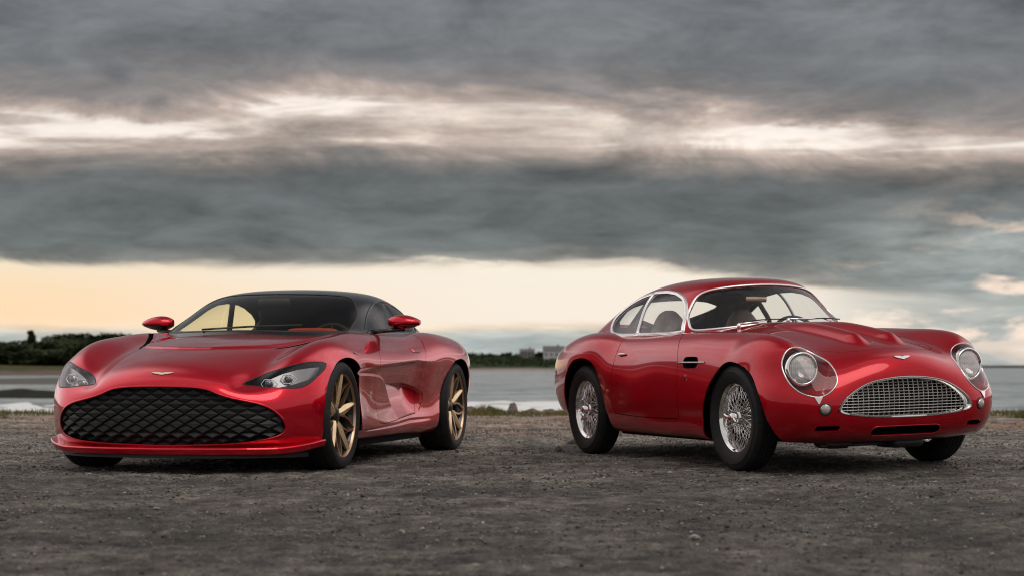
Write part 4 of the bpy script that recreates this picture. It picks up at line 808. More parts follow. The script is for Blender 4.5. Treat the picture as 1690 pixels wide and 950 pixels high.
def build_new():
    car=empty('modern_sports_car',(-1.9825,11.7217,-.0085),(-.0006,0,-1.7938736),'bright metallic red modern coupe with gold wheels and a wide black quilted grille','car','red sports cars parked by the sea')
    S=Skin(NEW_BODY,new_disp); G=Skin(NEW_TOP)
    Y=lambda t:(lambda p:p[:,1]-t); X=lambda t:(lambda p:p[:,0]-t); Z=lambda t:(lambda p:p[:,2]-t)
    skin=Panel.grid(S,[14]*6+[26]*3+[46]*8+[20]*2+[10]*10,[16]*4+[18]+[40]*2+[40]*2+[16]+[10]*4)
    archF=region('xz',[(.352,-.1),(.352,.226),(.364,.31),(.362,.406),(.340,.49),(.27,.589),(.165,.665),(.017,.712),(-.115,.715),(-.22,.678),(-.30,.618),(-.355,.53),(-.372,.42),(-.385,.30),(-.40,.164),(-.40,-.1),(-.2,-.3),(.2,-.3)],Y(.40))
    archR=region('xz',[(-2.33,-.1),(-2.335,.15),(-2.345,.30),(-2.385,.45),(-2.43,.56),(-2.50,.64),(-2.60,.70),(-2.75,.722),(-2.90,.71),(-3.03,.66),(-3.13,.58),(-3.19,.47),(-3.21,.3),(-3.2,-.1),(-3.0,-.3),(-2.5,-.3)],Y(.40))
    _,skin=skin.split(archF); _,skin=skin.split(archR)
    opening=region('xy',[(-.56,0),(-.58,.2),(-.67,.4),(-.79,.56),(-.93,.665),(-1.05,.725),(-1.3,.74),(-1.9,.74),(-2.4,.72),(-2.75,.68),(-3.0,.58),(-3.05,0)],Z(.7),smooth=False,sym=True); _,skin=skin.split(opening)
    gpts=[(0,.541),(.165,.538),(.266,.531),(.327,.518),(.378,.496),(.445,.474),(.516,.458),(.620,.434),(.686,.402),(.726,.362),(.745,.325),(.752,.288),(.740,.256),(.703,.231),(.62,.209),(.52,.195),(.377,.184),(.15,.176),(0,.174)]
    gp,skin=skin.split(region('yz',gpts,X(.35),sym=True))
    lamp3=[(.662,.490,.553),(.587,.544,.587),(.532,.606,.620),(.488,.673,.646),(.433,.736,.670),(.365,.796,.686),(.295,.850,.690),(.250,.878,.687),(.243,.890,.672),(.300,.885,.634),(.370,.866,.595),(.428,.845,.560),(.484,.812,.534),(.540,.772,.527),(.608,.677,.530),(.645,.564,.542)]
    lp,skin=skin.split(region('r',rot_ab(lamp3,.5),X(.05),Y(.3),phi=.5,k=5))
    door=region('xz',[(-1.0,.90),(-.93,.865),(-.85,.815),(-.765,.745),(-.71,.66),(-.700,.58),(-.735,.47),(-.80,.36),(-.86,.275),(-1.0,.262),(-1.4,.285),(-1.84,.315),(-1.87,.36),(-1.885,.50),(-1.875,.64),(-1.89,.72),(-1.98,.80),(-2.10,.86),(-2.2,.93),(-2.2,1.1),(-1.0,1.1)],Y(.60),smooth=False)
    dp,skin=skin.split(door,.0026)
    slot=region('xy',[(.045,.468),(.0,.478),(-.10,.512),(-.30,.556),(-.50,.618),(-.70,.700),(-.78,.735),(-.80,.75),(-.70,.74),(-.50,.652),(-.30,.586),(-.10,.533),(.0,.494),(.04,.478)],Z(.66),smooth=False)
    sl,skin=skin.split(slot)
    hood=region('xy',[(-.48,0),(-.50,.22),(-.58,.42),(-.68,.545),(-.72,.60),(-.50,.600),(-.30,.556),(-.10,.510),(.03,.465),(.10,.45),(.30,.452),(.45,.42),(.58,.36),(.65,.27),(.68,.14),(.685,0)],Z(.55),smooth=False,sym=True)
    skin.make('body',PAINT_N,car,'both',.006)
    for cx in (0,NEW_AX):
        inner,_=skin.split(lambda p:np.minimum(np.minimum((.72 if cx==0 else 1.12)-abs(p[:,0]-cx),p[:,1]-.30),.83-p[:,2]))
        for sd in 'LR': inner.make('inner_wing',DARK,car,sd,0,off=-.0075,flip=True)
    for sd,s_ in (('R',-1),('L',1)):
        d=dp.make('door',PAINT_N,car,sd,.02)
        p,n=spot(S,(-1.72,.905,.775),s_); b=MB(); b.box((0,0,.0015),(.16,.034,.003),0,.001); q=b.build('door_handle',PAINT_N,d); q.matrix_local=frame(p,n)
        b=MB(); b.box((0,0,.0006),(.166,.040,.0016),0,.0005); q=b.build('handle_gap',DARK,d); q.matrix_local=frame(p,n)
        p,n=spot(S,(-.636,.93,.468),s_); z_badge('side_badge',p,n,.036,BADGE,car)
        p,n=spot(S,(-.235,.93,.752),s_); b=MB(); b.add(*superell((0,0,0),(.085,.026,.012),.6,.6)); q=b.build('side_repeater',mat('red smoked lens',(.16,.005,.01),.1,coat=1),car); q.matrix_local=frame(p,n)
        for c in sl.curves():
            q=c[0]*np.array([1,s_,1]); m_=len(q); inn=q-np.array([0,0,.05]); mesh_obj('bonnet_vent',np.concatenate([q,inn]),[(i,(i+1)%m_,m_+(i+1)%m_,m_+i) for i in range(m_)]+[tuple(range(m_,2*m_))],DARK,car)
    # headlamps
    for s_ in (1,-1):
        k=np.array([1,s_,1]); L=np.array([.48,.72*s_,.60]); lamp=empty('headlight',tuple(L)); lamp.parent=car
        cv=lp.make('lamp_cover',GLASS_LAMP,lamp,'L' if s_>0 else 'R',0,off=.0005); cv.location=tuple(-L)
        c=lp.curves()[0]; cc=c[0].mean(0); trim('cover_seal',(c[0]*k-L,c[1]*k,True),.007,.002,BLACKM,lamp)
        bk=lp.make('lamp_housing',mat('dark lamp housing',(.03,.03,.033),.25,.4),lamp,'L' if s_>0 else 'R',0,off=-.055); bk.location=tuple(-L)
        P0=(c[0]+(cc-c[0])*.03-c[1]*.002)*k; Q0=(c[0]+(cc-c[0])*.03-c[1]*.056)*k; m_=len(P0); mesh_obj('housing_wall',np.concatenate([P0,Q0])-L,[(i,(i+1)%m_,m_+(i+1)%m_,m_+i) for i in range(m_)],mat('dark lamp housing'),lamp)
        # grey reflector fin sweeping back
        fin=mat('silver lamp bezel',(.32,.32,.33),.35,.8)
        pts=[spot(S,g,s_) for g in ((.55,.60,.60),(.49,.68,.628),(.42,.76,.65),(.34,.83,.665),(.28,.87,.67))]; low=[spot(S,g,s_) for g in ((.60,.62,.56),(.56,.70,.565),(.49,.78,.575),(.40,.845,.60),(.31,.88,.64))]
        V=[p-n*.030 for p,n in pts]+[p-n*.052 for p,n in low]; mesh_obj('reflector',np.array(V)-L,[(i,i+1,6+i,5+i) for i in range(4)],fin,lamp)
        for g in ((.582,.629,.575),(.511,.737,.597)):
            p,n=spot(S,g,s_); p=p-n*.026; n2=np.array([.93,.30*s_,.05]); M=frame(p-L,n2)
            a=np.linspace(0,2*PI,13)[:-1]; ring=[(r*1.55*math.cos(t),r*.95*math.sin(t),0) for t,r in zip(a,[.033,.028,.031,.028]*3)]
            V,F=tube_mesh(crom(ring,True,3),.0030,6,True); o=mesh_obj('light_guide',V,F,mat('clear light guide',(.85,.87,.9),.12,.5,coat=1),lamp); o.matrix_local=M
            b=MB(); b.lathe([(.027,-.03),(.027,.0),(.022,.004)],24,'z'); o=b.build('projector_barrel',ALU,lamp); o.matrix_local=M
            b=MB(); b.lathe([(.018,.002),(.015,.007),(.008,.010),(.001,.011)],24,'z'); o=b.build('projector_lens',mat('projector glass',(.12,.13,.15),.04,.5,coat=1),lamp); o.matrix_local=M
    # grille of quilted black pads
    fx=fitx(S,(.40,.80,.17,.62)); grille=empty('grille',(.76,0,.36)); grille.parent=car; GO=np.array([.76,0,.36])
    gs=sdf(crom(gpts+[(-a,b) for a,b in gpts[::-1] if a>1e-6],True,6)); base=lambda y,z: float(fx(abs(y),z)[0])-.030-.035*float(sstep(np.array((.26-z)/.07)))
    W_,H_=.110,.0615; pad_m=mat('matt black grille pad',(.0125,.013,.0135),.52)
    ys=np.linspace(-.80,.80,65);zs=np.linspace(.15,.58,25); V=[(base(y,z)-.012-GO[0],y,z-GO[2]) for y in ys for z in zs]; gin=gs(np.repeat(ys,25),np.tile(zs,65)); F=[(i*25+j,i*25+j+1,(i+1)*25+j+1,(i+1)*25+j) for i in range(64) for j in range(24) if gin[i*25+j]>-.03 and gin[(i+1)*25+j+1]>-.03]
    back=mesh_obj('grille_backing',V,F,mat('grille backing black',(.008,.008,.008),.6),grille)
    pad=None
    o_=[(-.5,0),(-.25,.215),(-.06,.40),(0,.46),(.06,.40),(.25,.215),(.5,0),(.25,-.215),(.06,-.40),(0,-.46),(-.06,-.40),(-.25,-.215)]
    V=[(-.010,a*W_*.985,b*H_*1.0) for a,b in o_]+[(.002,a*W_*.90,b*H_*.88) for a,b in o_]+[(.0048,-.25*W_,.012*H_),(.0062,0,.02*H_),(.0048,.25*W_,.012*H_)]
    k=len(o_); F=[(i,(i+1)%k,k+(i+1)%k,k+i) for i in range(k)]
    A,B_,C=2*k,2*k+1,2*k+2
    F+=[(k+0,k+1,A),(k+1,k+2,B_,A),(k+2,k+3,B_),(k+3,k+4,B_),(k+4,k+5,C,B_),(k+5,k+6,C),(k+6,k+7,C),(k+7,k+8,B_,C),(k+8,k+9,B_),(k+9,k+10,B_),(k+10,k+11,A,B_),(k+11,k+0,A)]
    rows=np.arange(-6,8)
    for r in range(-7,8):
        for q in range(-9,10):
            y=(q+(.5 if r%2 else 0))*W_; z=.372+r*H_*.5
            if float(gs(np.array([y]),np.array([z]))[0])<-.022: continue
            th=math.atan2(base(y+.02,z)-base(y-.02,z),.04); tv=math.atan2(base(y,z+.01)-base(y,z-.01),.02)
            sc=(1,1/max(.72,math.cos(th)),1)
            PV=np.array(V)*np.array([1,1,1]); vy=PV[:,1]*math.cos(th)+y; vz=PV[:,2]+z; g_=gs(vy,vz)
            if g_.max()<.004: continue
            if g_.min()<.003:
                for _ in range(4):
                    e=.002; gy=(gs(vy+e,vz)-gs(vy-e,vz))/(2*e); gz=(gs(vy,vz+e)-gs(vy,vz-e))/(2*e); q_=np.clip(.004-gs(vy,vz),0,.05); vy=vy+gy*q_; vz=vz+gz*q_
                PV[:,1]=(vy-y)/math.cos(th); PV[:,2]=vz-z; o=auto(mesh_obj('grille_pad',PV,F,pad_m,grille,smooth=True),22); sc=(1,1,1)
            elif pad is None: pad=auto(mesh_obj('grille_pad',V,F,pad_m,grille,smooth=True),22); o=pad
            else: o=inst(pad,grille)
            o.location=(base(y,z)-GO[0],y,z-GO[2]); o.rotation_euler=(0,-tv,-th); o.scale=sc
    c=gp.curves()[0]; trim('grille_edge',c,.012,.003,PAINT_N,car)
    p,n=spot(S,(.745,0,.616),1); wing_badge('bonnet_badge',p,n,.150,.027,BADGE,car)
    # splitter
    pl=[(.814,0),(.811,.15),(.799,.30),(.775,.43),(.732,.56),(.665,.68),(.584,.78),(.50,.86),(.425,.908),(.372,.930)]
    pl=crom(pl,False,4); k=len(pl); t=np.linspace(0,1,k); zt=.158+.004*t+.042*sstep((t-.55)/.45); prof_=[]
    def ring(inx,iny,z): return None
    d=np.gradient(pl,axis=0); d/=np.linalg.norm(d,axis=1,keepdims=True); out=np.stack([d[:,1],-d[:,0]],-1)
    out=np.where((out[:,:1]*1+out[:,1:]*pl[:,1:])<0,-out,out)
    R4=[(-.085,.022),(-.035,.008),(-.006,.004),(0,-.003),(-.003,-.014),(-.014,-.034),(-.05,-.046),(-.12,-.05)]
    V=[];F=[];full=[]
    half=[[(pl[i][0]+out[i][0]*a*(1-.25*t[i]),pl[i][1]+out[i][1]*a*(1-.25*t[i]),zt[i]+b*(1-.0*t[i])) for a,b in R4] for i in range(k)]
    full=[[(x,-y,z) for x,y,z in h] for h in half[::-1]][:-1]+half; m_=len(R4)
    V=[p for h in full for p in h]; F=[(i*m_+j,(i+1)*m_+j,(i+1)*m_+j+1,i*m_+j+1) for i in range(len(full)-1) for j in range(m_-1)]+[tuple(range(m_)),tuple(range((len(full)-1)*m_+m_-1,(len(full)-1)*m_-1,-1))]
    auto(mesh_obj('front_splitter',V,F,PAINT_N,car),40)
    half=[[(pl[i][0]+out[i][0]*a,pl[i][1]*.93+out[i][1]*a,z) for a,z in ((-.03,.128),(-.030,.100),(-.20,.098))] for i in range(k-3)]
    full=[[(x,-y,z) for x,y,z in h] for h in half[::-1]][:-1]+half; m_=3; V=[p for h in full for p in h]; F=[(i*m_+j,(i+1)*m_+j,(i+1)*m_+j+1,i*m_+j+1) for i in range(len(full)-1) for j in range(2)]
    mesh_obj('splitter_blade',V,F,BLACKM,car,smooth=False)
    # greenhouse
    top=Panel.grid(G,18,16)
    ws=region('yz',[(0,.905),(.25,.903),(.45,.898),(.60,.896),(.650,.900),(.664,.925),(.650,.98),(.622,1.04),(.590,1.085),(.555,1.125),(.50,1.158),(.42,1.173),(.25,1.180),(0,1.182)],X(-1.50),sym=True)
    wp,top=top.split(ws)
    sw=region('xz',[(-1.075,.905),(-1.16,.945),(-1.30,1.010),(-1.48,1.085),(-1.64,1.132),(-1.80,1.150),(-2.0,1.146),(-2.2,1.118),(-2.38,1.075),(-2.50,1.028),(-2.56,.98),(-2.55,.945),(-2.45,.925),(-2.0,.912),(-1.5,.902),(-1.2,.898)],Y(.45),smooth=False)
    sp,top=top.split(sw)
    top.make('roof',BLACKG,car,'both',.02)
    top.make('headlining',mat('dark headlining cloth'),car,'both',0,off=-.022,flip=True)
    wp.make('windscreen',GLASS_DARK,car,'both',0,off=-.002); trim('windscreen_seal',wp.curves()[0],.014,.003,BLACKM,car)
    splt=lambda p:p[:,0]+1.98-.55*(p[:,2]-.95); front,rear=sp.split(splt,.012)
    for sd,s_ in (('R',-1),('L',1)):
        front.make('door_window',GLASS_DARK2,car,sd,0,off=-.003); rear.make('quarter_window',GLASS_DARK2,car,sd,0,off=-.003); trim('window_seal',sp.curves()[0],.018,.004,BLACKG,car,sd)
        b=MB(); b.tube([(-1.99,.655*s_,.92),(-1.90,.59*s_,1.14)],.022); b.build('window_pillar',BLACKM,car)
    # black band along the foot of the screen, wiper
    b=MB(); b.tube([(-.56-.85*abs(y)**2.2,y,.897) for y in np.linspace(-.62,.62,25)],.010,8); b.build('scuttle_seal',BLACKM,car)
    b=MB(); b.tube([(-.60,-.30,.915),(-.66,.02,.935),(-.74,.38,.945)],.007,8); b.build('wiper',BLACKM,car)
    # mirrors on slim arms
    for s_ in (1,-1):
        mr=empty('door_mirror',(-1.33,.944*s_,.967)); mr.parent=car
        def shell(z0,z1,sc=1.):
            V=[];F=[];n=20;m_=14
            for i in range(m_+1):
                u=i/m_; yy=-.118+.236*u
                hgt=.062*(math.sin(PI*min(1,max(0,(u*.90+.06)))) ** .55); tip=1-.30*u; dep=.085*(math.sin(PI*(u*.86+.07))**.6)
                for j in range(n):
                    a=2*PI*j/n; x=math.cos(a)*dep*(1.0 if math.cos(a)>0 else .45); z=math.sin(a)*hgt*tip
                    V.append((x*sc,(yy*sc)*s_,(z+.012-.004*u)*sc))
            for i in range(m_):
                for j in range(n): F.append((i*n+j,i*n+(j+1)%n,(i+1)*n+(j+1)%n,(i+1)*n+j))
            F+=[tuple(range(n)),tuple(m_*n+j for j in range(n))]
            V=[(x,y,min(max(z,z0),z1)) for x,y,z in V]; return V,F
        auto(mesh_obj('mirror_cap',*shell(-.012,.1),PAINT_N,mr),50); auto(mesh_obj('mirror_base',*shell(-.1,-.0125,.985),BLACKG,mr),50)
        b=MB(); b.tube([(.10,-.22*s_,-.062),(.05,-.10*s_,-.050),(.0,.0,-.038)],[.016,.014,.020],8); b.build('mirror_arm',BLACKG,mr)
    # interior
    lining=mat('black cabin trim'); pl=[(-.62,.38),(-.85,.58),(-1.1,.70),(-1.9,.71),(-2.5,.66),(-3.0,.5)]; ring=[(x,y) for x,y in pl]+[(x,-y) for x,y in pl[::-1]]; k=len(ring)
    b=MB(); b.add([(x,y,.885) for x,y in ring]+[(x,y*.97,.25) for x,y in ring],[(i,k+i,k+(i+1)%k,(i+1)%k) for i in range(k)]+[tuple(range(k,2*k))]); b.build('cabin_lining',lining,car,smooth=False)
    b=MB(); b.box((-1.02,0,.80),(.62,1.28,.20),0,.07); b.box((-1.9,0,.50),(1.0,.24,.35),0,.06); b.box((-2.6,0,.82),(.7,1.2,.10),0,.04); b.build('dashboard',lining,car)
    b=MB(); b.add(*superell((-1.02,.36,.905),(.16,.36,.055),.6,.6)); b.build('instrument_hood',LEATHERR,car)
    for s_ in (1,-1): seat(car,-1.95,.37*s_,.42,LEATHERB,LEATHERR,.28,.60)
    steering(car,(-1.36,.37,.80),.18,-.38,LEATHERB,BLACKM)
    b=MB(); b.box((-1.22,0,1.125),(.03,.24,.06),0,.012); b.build('rear_view_mirror',BLACKM,car)
    # floor, wells
    b=MB(); b.box((-1.5,0,.155),(4.1,1.25,.07)); b.box((-1.38,0,.150),(1.55,1.66,.05)); b.build('floor_pan',DARK,car,smooth=False)
    for x in (0,NEW_AX):
        for s_ in (1,-1): wheel_well(car,x,HUB_N+.005,.378,.50,.86 if x==0 else .88,s_)
    # wheels
    def make_wheel():
        w=empty('wheel',(0,0,0)); tw=.132
        b=MB(); prof=[(.268,-tw+.006),(.285,-tw-.001),(.312,-tw-.003),(.334,-tw+.008),(.3455,-tw+.026)]
        for yy in (-.075,-.025,.025,.075): prof+=[(.3500,yy-.006),(.3440,yy-.0045),(.3440,yy+.0045),(.3500,yy+.006)]
        prof+=[(.3455,tw-.026),(.3415,tw-.018),(.334,tw-.008),(.327,tw-.0035),(.326,tw-.001),(.312,tw+.003),(.300,tw+.0035),(.299,tw+.002),(.285,tw+.001),(.268,tw-.006)]
        b.lathe(prof,112); auto(b.build('tyre',RUBBER,w),35)
        b=MB(); b.lathe([(.270,-.12),(.262,-.10),(.250,-.02),(.250,.075),(.262,.100),(.268,.112)],96); b.build('rim_barrel',WHEELB,w)
        b=MB(); b.lathe([(.262,.108),(.2665,.121),(.272,.1265),(.2785,.127),(.280,.122),(.277,.112)],96); auto(b.build('rim_lip',GOLDD,w),60)
        b=MB(); b.lathe([(.055,.03),(.055,.070),(.050,.082),(.040,.086),(.001,.088)],40); b.build('centre_cap',mat('ribbed dark centre cap',(.05,.045,.04),.35,.7),w)
        for a in range(12): pass
        b=MB(); b.lathe([(.06,-.02),(.195,-.02),(.197,-.012),(.195,.0),(.06,.0)],64); b.build('brake_disc',CAST,w)
        b=MB(); b.box((-.155,-.005,.06),(.10,.07,.22),0,.03); b.build('brake_caliper',mat('bronze caliper',(.10,.07,.05),.4,.6),w)
        # main spoke: folded blade with a ridge
        st=[(.036,.024,.080,.050),(.080,.036,.094,.055),(.130,.034,.106,.068),(.200,.027,.116,.088),(.264,.024,.121,.104)]
        st=[(.034,.016,.082,.050),(.075,.025,.094,.055),(.125,.033,.103,.068),(.190,.026,.112,.085),(.266,.012,.120,.104)]
        V=[]
        for r,hw,y,yb in st: V+=[(r,y-.014,-hw),(r,y-.001,-hw*.06),(r,y-.001,hw*.06),(r,y-.014,hw),(r,yb-.012,hw*.8),(r,yb-.012,-hw*.8)]
        F=[]; 
        for i in range(len(st)-1):
            for j in range(6): F.append((i*6+j,i*6+(j+1)%6,(i+1)*6+(j+1)%6,(i+1)*6+j))
        F+=[(0,1,2,3,4,5),(24,29,28,27,26,25)]
        main=None
        V2s=[]
        for sg in (1,-1):
            a0,a1=sg*.18,sg*R_(27); pts=[(.085,.082,sg*.30),(.14,.090,sg*.33),(.20,.101,sg*.43),(.264,.115,sg*.60)]; P=[]
            for r,y,a in pts:
                for dw,dy in ((-.0065,0),(.0065,0),(.005,-.026),(-.005,-.026)): P.append((r*math.cos(a)-dw*math.sin(a),y+dy,r*math.sin(a)+dw*math.cos(a)))
            FF=[(i*4+j,i*4+(j+1)%4,(i+1)*4+(j+1)%4,(i+1)*4+j) for i in range(3) for j in range(4)]; V2s.append((P,FF))
        f0=None;g=[None,None];wg=None
        for i in range(5):
            a=2*PI*i/5
            if f0 is None: f0=auto(mesh_obj('spoke',V,F,GOLD,w),20); f0.rotation_euler=(0,-a,0)
            else: inst(f0,w,rot=(0,-a,0))
            for q in (0,1):
                if g[q] is None: g[q]=auto(mesh_obj('spoke_branch',*V2s[q],GOLDD,w),30); g[q].rotation_euler=(0,-a,0)
                else: inst(g[q],w,rot=(0,-a,0))
            b0=a+PI/5; 
            if wg is None:
                b=MB(); b.lathe([(.001,.086),(.0075,.085),(.0085,.078)],12,'y',(.030,0,0)); wg=b.build('wheel_bolt',GOLDD,w); wg.rotation_euler=(0,-b0,0)
            else: inst(wg,w,rot=(0,-b0,0))
        return w
    w0=make_wheel(); first=True
    spin={(0,1):1.62,(0,-1):.4,(1,1):1.40,(1,-1):1.0}
    for i,x in enumerate((0,NEW_AX)):
        for s_ in (1,-1):
            if first: w=w0; first=False
            else:
                w=w0.copy(); COL.objects.link(w)
                for ch in list(w0.children): c=ch.copy(); COL.objects.link(c); c.parent=w
            a=spin[(i,s_)]; w.parent=car; w.location=(x,(.797 if i==0 else .818)*s_,HUB_N); w.rotation_euler=(0,-a,0) if s_>0 else (0,-a,PI)
            if i: w.scale=(1,1.0,1)
    return car
GLASS_DARK2=glass('smoked side glass',(.92,.92,.86))
build_new()
# ------------------------------------------------------------------ the place
def nprocedural(name): 
    m=mat(name); return m
def ground_mat():
    m=mat('worn gravel surface',(.06,.06,.055),.9); t,b=mt(m); g=t.node('ShaderNodeTexCoord').outputs['Object']; x,y,z=t.sep(g)
    big=t.noise(g,.45,5,.55); mid=t.noise(g,3.2,6,.62); fine=t.noise(g,38,5,.7); spk=t.voro(g,115,'F1','Color'); sd=t.voro(g,115,'F1','Distance'); spk2=t.voro(g,48,'F1','Color'); sd2=t.voro(g,48,'F1','Distance')
    c=t.mix(t.ss(big,.35,.68),(.066,.062,.054),(.142,.128,.106)); c=t.mix(t.m('MULTIPLY',t.ss(mid,.48,.72),.55),c,(.155,.138,.112)); c=t.mix(t.m('MULTIPLY',t.ss(mid,.28,.45,1,0),.6),c,(.034,.034,.032))
    c=t.mix(t.m('MULTIPLY',t.ss(fine,.5,.8),.6),c,(.14,.135,.12))
    s1=t.sep(spk)[0]; c=t.mix(t.m('MULTIPLY',t.ss(s1,.90,.93),t.ss(sd,.55,.3)),c,(.26,.25,.23)); c=t.mix(t.m('MULTIPLY',t.ss(s1,.10,.07),t.ss(sd,.5,.3)),c,(.018,.018,.018))
    s2=t.sep(spk2); c=t.mix(t.m('MULTIPLY',t.ss(s2[0],.965,.975),t.ss(sd2,.42,.3)),c,t.mix(s2[1],(.30,.28,.25),(.22,.12,.06)))
    # dusty brown verge towards the shore
    w=t.m('ADD',y,t.m('MULTIPLY',t.m('SUBTRACT',t.noise(g,.35,4,.6),.5),9)); br=t.ss(w,14.5,21)
    dirt=t.mix(t.ss(t.noise(g,1.6,6,.7),.38,.66),(.115,.095,.075),(.20,.165,.135)); dirt=t.mix(t.ss(t.noise(t.comb(t.m('MULTIPLY',x,.5),t.m('MULTIPLY',y,1.1)),.9,5,.65),.52,.66),dirt,(.17,.082,.042))
    c=t.mix(br,c,dirt)
    lum=t.m('ADD',.82,t.m('MULTIPLY',t.ss(y,7.5,15.5),.85)); md=t.noise(g,9,5,.75); sp=t.m('MULTIPLY',t.m('MULTIPLY',t.m('ADD',.40,t.m('MULTIPLY',t.ss(md,.32,.68),1.15)),t.m('ADD',.60,t.m('MULTIPLY',t.ss(t.noise(g,2.1,6,.7,.4),.36,.64),.80))),lum); c=t.mix(1,c,t.comb(sp,sp,sp),'MULTIPLY')  # mottling, plus foreground darkening like lens vignette put into the ground colour
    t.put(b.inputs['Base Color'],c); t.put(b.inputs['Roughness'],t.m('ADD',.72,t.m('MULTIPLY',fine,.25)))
    h=t.m('ADD',t.m('MULTIPLY',mid,.35),t.m('ADD',t.m('MULTIPLY',fine,.30),t.m('MULTIPLY',t.m('SUBTRACT',1,sd),.30))); h=t.m('ADD',h,t.m('MULTIPLY',t.m('SUBTRACT',1,sd2),.25)); t.put(b.inputs['Normal'],t.bump(h,1.0,.022)); return m
def ground_z(x,y):
    """the lot is not quite level: a low rise under the far wheels of the classic car"""
    x=np.asarray(x,float);y=np.asarray(y,float)
    wp=[(1.4113,11.2430,-.002),(2.8038,11.7717,.0355),(.5729,13.4511,-.002),(1.9654,13.9799,.0355),(-2.86,11.92,-.008),(-1.105,11.52,-.009),(-2.24,14.65,-.008),(-.485,14.25,-.009)]
    W=0;Zs=0
    for a,b,c in wp: w=1/((x-a)**2+(y-b)**2+.12)**1.6; W=W+w;Zs=Zs+w*c
    d=np.min([np.hypot(x-a,y-b) for a,b,c in wp],0); base=Zs/W*np.exp(-(d/3.2)**2)
    k=np.clip((d-.35)/1.2,0,1)
    und=.014*np.sin(x*1.3+.5*y)*np.sin(y*1.7-.4*x)+.008*np.sin(x*3.7+1)*np.sin(y*2.9+x)
    edge=-.55*np.clip((y-25.2)/1.6,0,1)**1.5-1.6*np.clip((y-26.3)/3.5,0,1)-3*np.clip((y-30)/20,0,1)
    return base+und*k+edge
def build_ground():
    ys=np.concatenate([np.linspace(-60,4,14),np.arange(4.3,16.2,.12),np.arange(16.2,31,.2),np.linspace(31.5,60,10)]); xs=np.concatenate([np.linspace(-160,-9,26),np.arange(-8.9,9,.12),np.linspace(9,160,26)])
    xs=np.concatenate([np.linspace(-160,-9,26),np.linspace(-8.9,8.9,700),np.linspace(9,160,26)]); ys=np.concatenate([np.linspace(-60,4,14),np.geomspace(4.3,17,560),np.arange(17.03,31,.07),np.linspace(31.5,60,10)])
    X,Y=np.meshgrid(xs,ys)
    X=np.where(np.abs(X)<=9,X*np.clip((Y*.34+.6)/9,.24,1),X)   # finer where it is near
    Zg=ground_z(X,Y); rr=np.random.default_rng(3)
    def vn(s,seed):
        q=np.random.default_rng(seed).random((257,257)); a=(X*s)%256;b=(Y*s)%256; i=a.astype(int);j=b.astype(int);u=a-i;v=b-j;u=u*u*(3-2*u);v=v*v*(3-2*v); i2=(i+1)%256;j2=(j+1)%256
        return q[i,j]*(1-u)*(1-v)+q[i2,j]*u*(1-v)+q[i,j2]*(1-u)*v+q[i2,j2]*u*v-.5
    k=np.clip((24-Y)/3,0,1)*(np.abs(X)<9)*(Y>4); d=np.min([np.hypot(X-a,Y-b) for a,b in ((1.41,11.24),(2.80,11.77),(.57,13.45),(1.97,13.98),(-2.86,11.92),(-1.105,11.52),(-2.24,14.65),(-.485,14.25))],0); k=k*(.25+.75*np.clip((d-.12)/.3,0,1))
    big_=vn(1.7,5)*.016+vn(4.1,6)*.013; sm=vn(11,7)*.011+vn(27,8)*.010+rr.normal(0,.0016,X.shape); Zg=Zg+(big_+sm)*k-.004*k
    V=np.stack([X,Y,Zg],-1).reshape(-1,3); n=len(xs); F=[(j*n+i,j*n+i+1,(j+1)*n+i+1,(j+1)*n+i) for j in range(len(ys)-1) for i in range(n-1)]
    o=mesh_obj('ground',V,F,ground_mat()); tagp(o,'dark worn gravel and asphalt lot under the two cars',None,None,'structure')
build_ground()
def rock_mesh(seed,sub=2,rough=.25,flat=.6):
    bm=bmesh.new(); bmesh.ops.create_icosphere(bm,subdivisions=sub,radius=1); o=Vector((seed*3.1,seed*1.7,seed*.9))
    for v in bm.verts:
        n=mnoise.noise(v.co*1.1+o)*rough*2+mnoise.noise(v.co*2.7+o)*rough; v.co*=1+n; v.co.z*=flat
        # knock flats into it
        for d in ((.8,.3,.5),(-.5,.7,.5),(.1,-.9,.4),(-.7,-.4,.6)):
            dv=Vector(d).normalized(); k=v.co.dot(dv)-.62
            if k>0: v.co-=dv*k*.8
    V=[v.co[:] for v in bm.verts];F=[[v.index for v in f.verts] for f in bm.faces]; bm.free(); return V,F
STONE=mat('grey field stone',(.20,.19,.17),.85)
def _st():
    t,b=mt(STONE); g=t.node('ShaderNodeTexCoord').outputs['Object']; oi=t.node('ShaderNodeObjectInfo').outputs['Random']
    n=t.noise(g,2.5,6,.7); n2=t.noise(g,14,4,.7); c=t.mix(t.ss(n,.35,.65),(.13,.125,.115),(.30,.27,.235)); c=t.mix(t.m('MULTIPLY',oi,.5),c,(.26,.19,.15)); c=t.mix(t.m('MULTIPLY',t.ss(n2,.55,.8),.5),c,(.07,.07,.065)); t.put(b.inputs['Base Color'],c); t.put(b.inputs['Normal'],t.bump(t.m('ADD',n,n2),.8,.15))
_st()
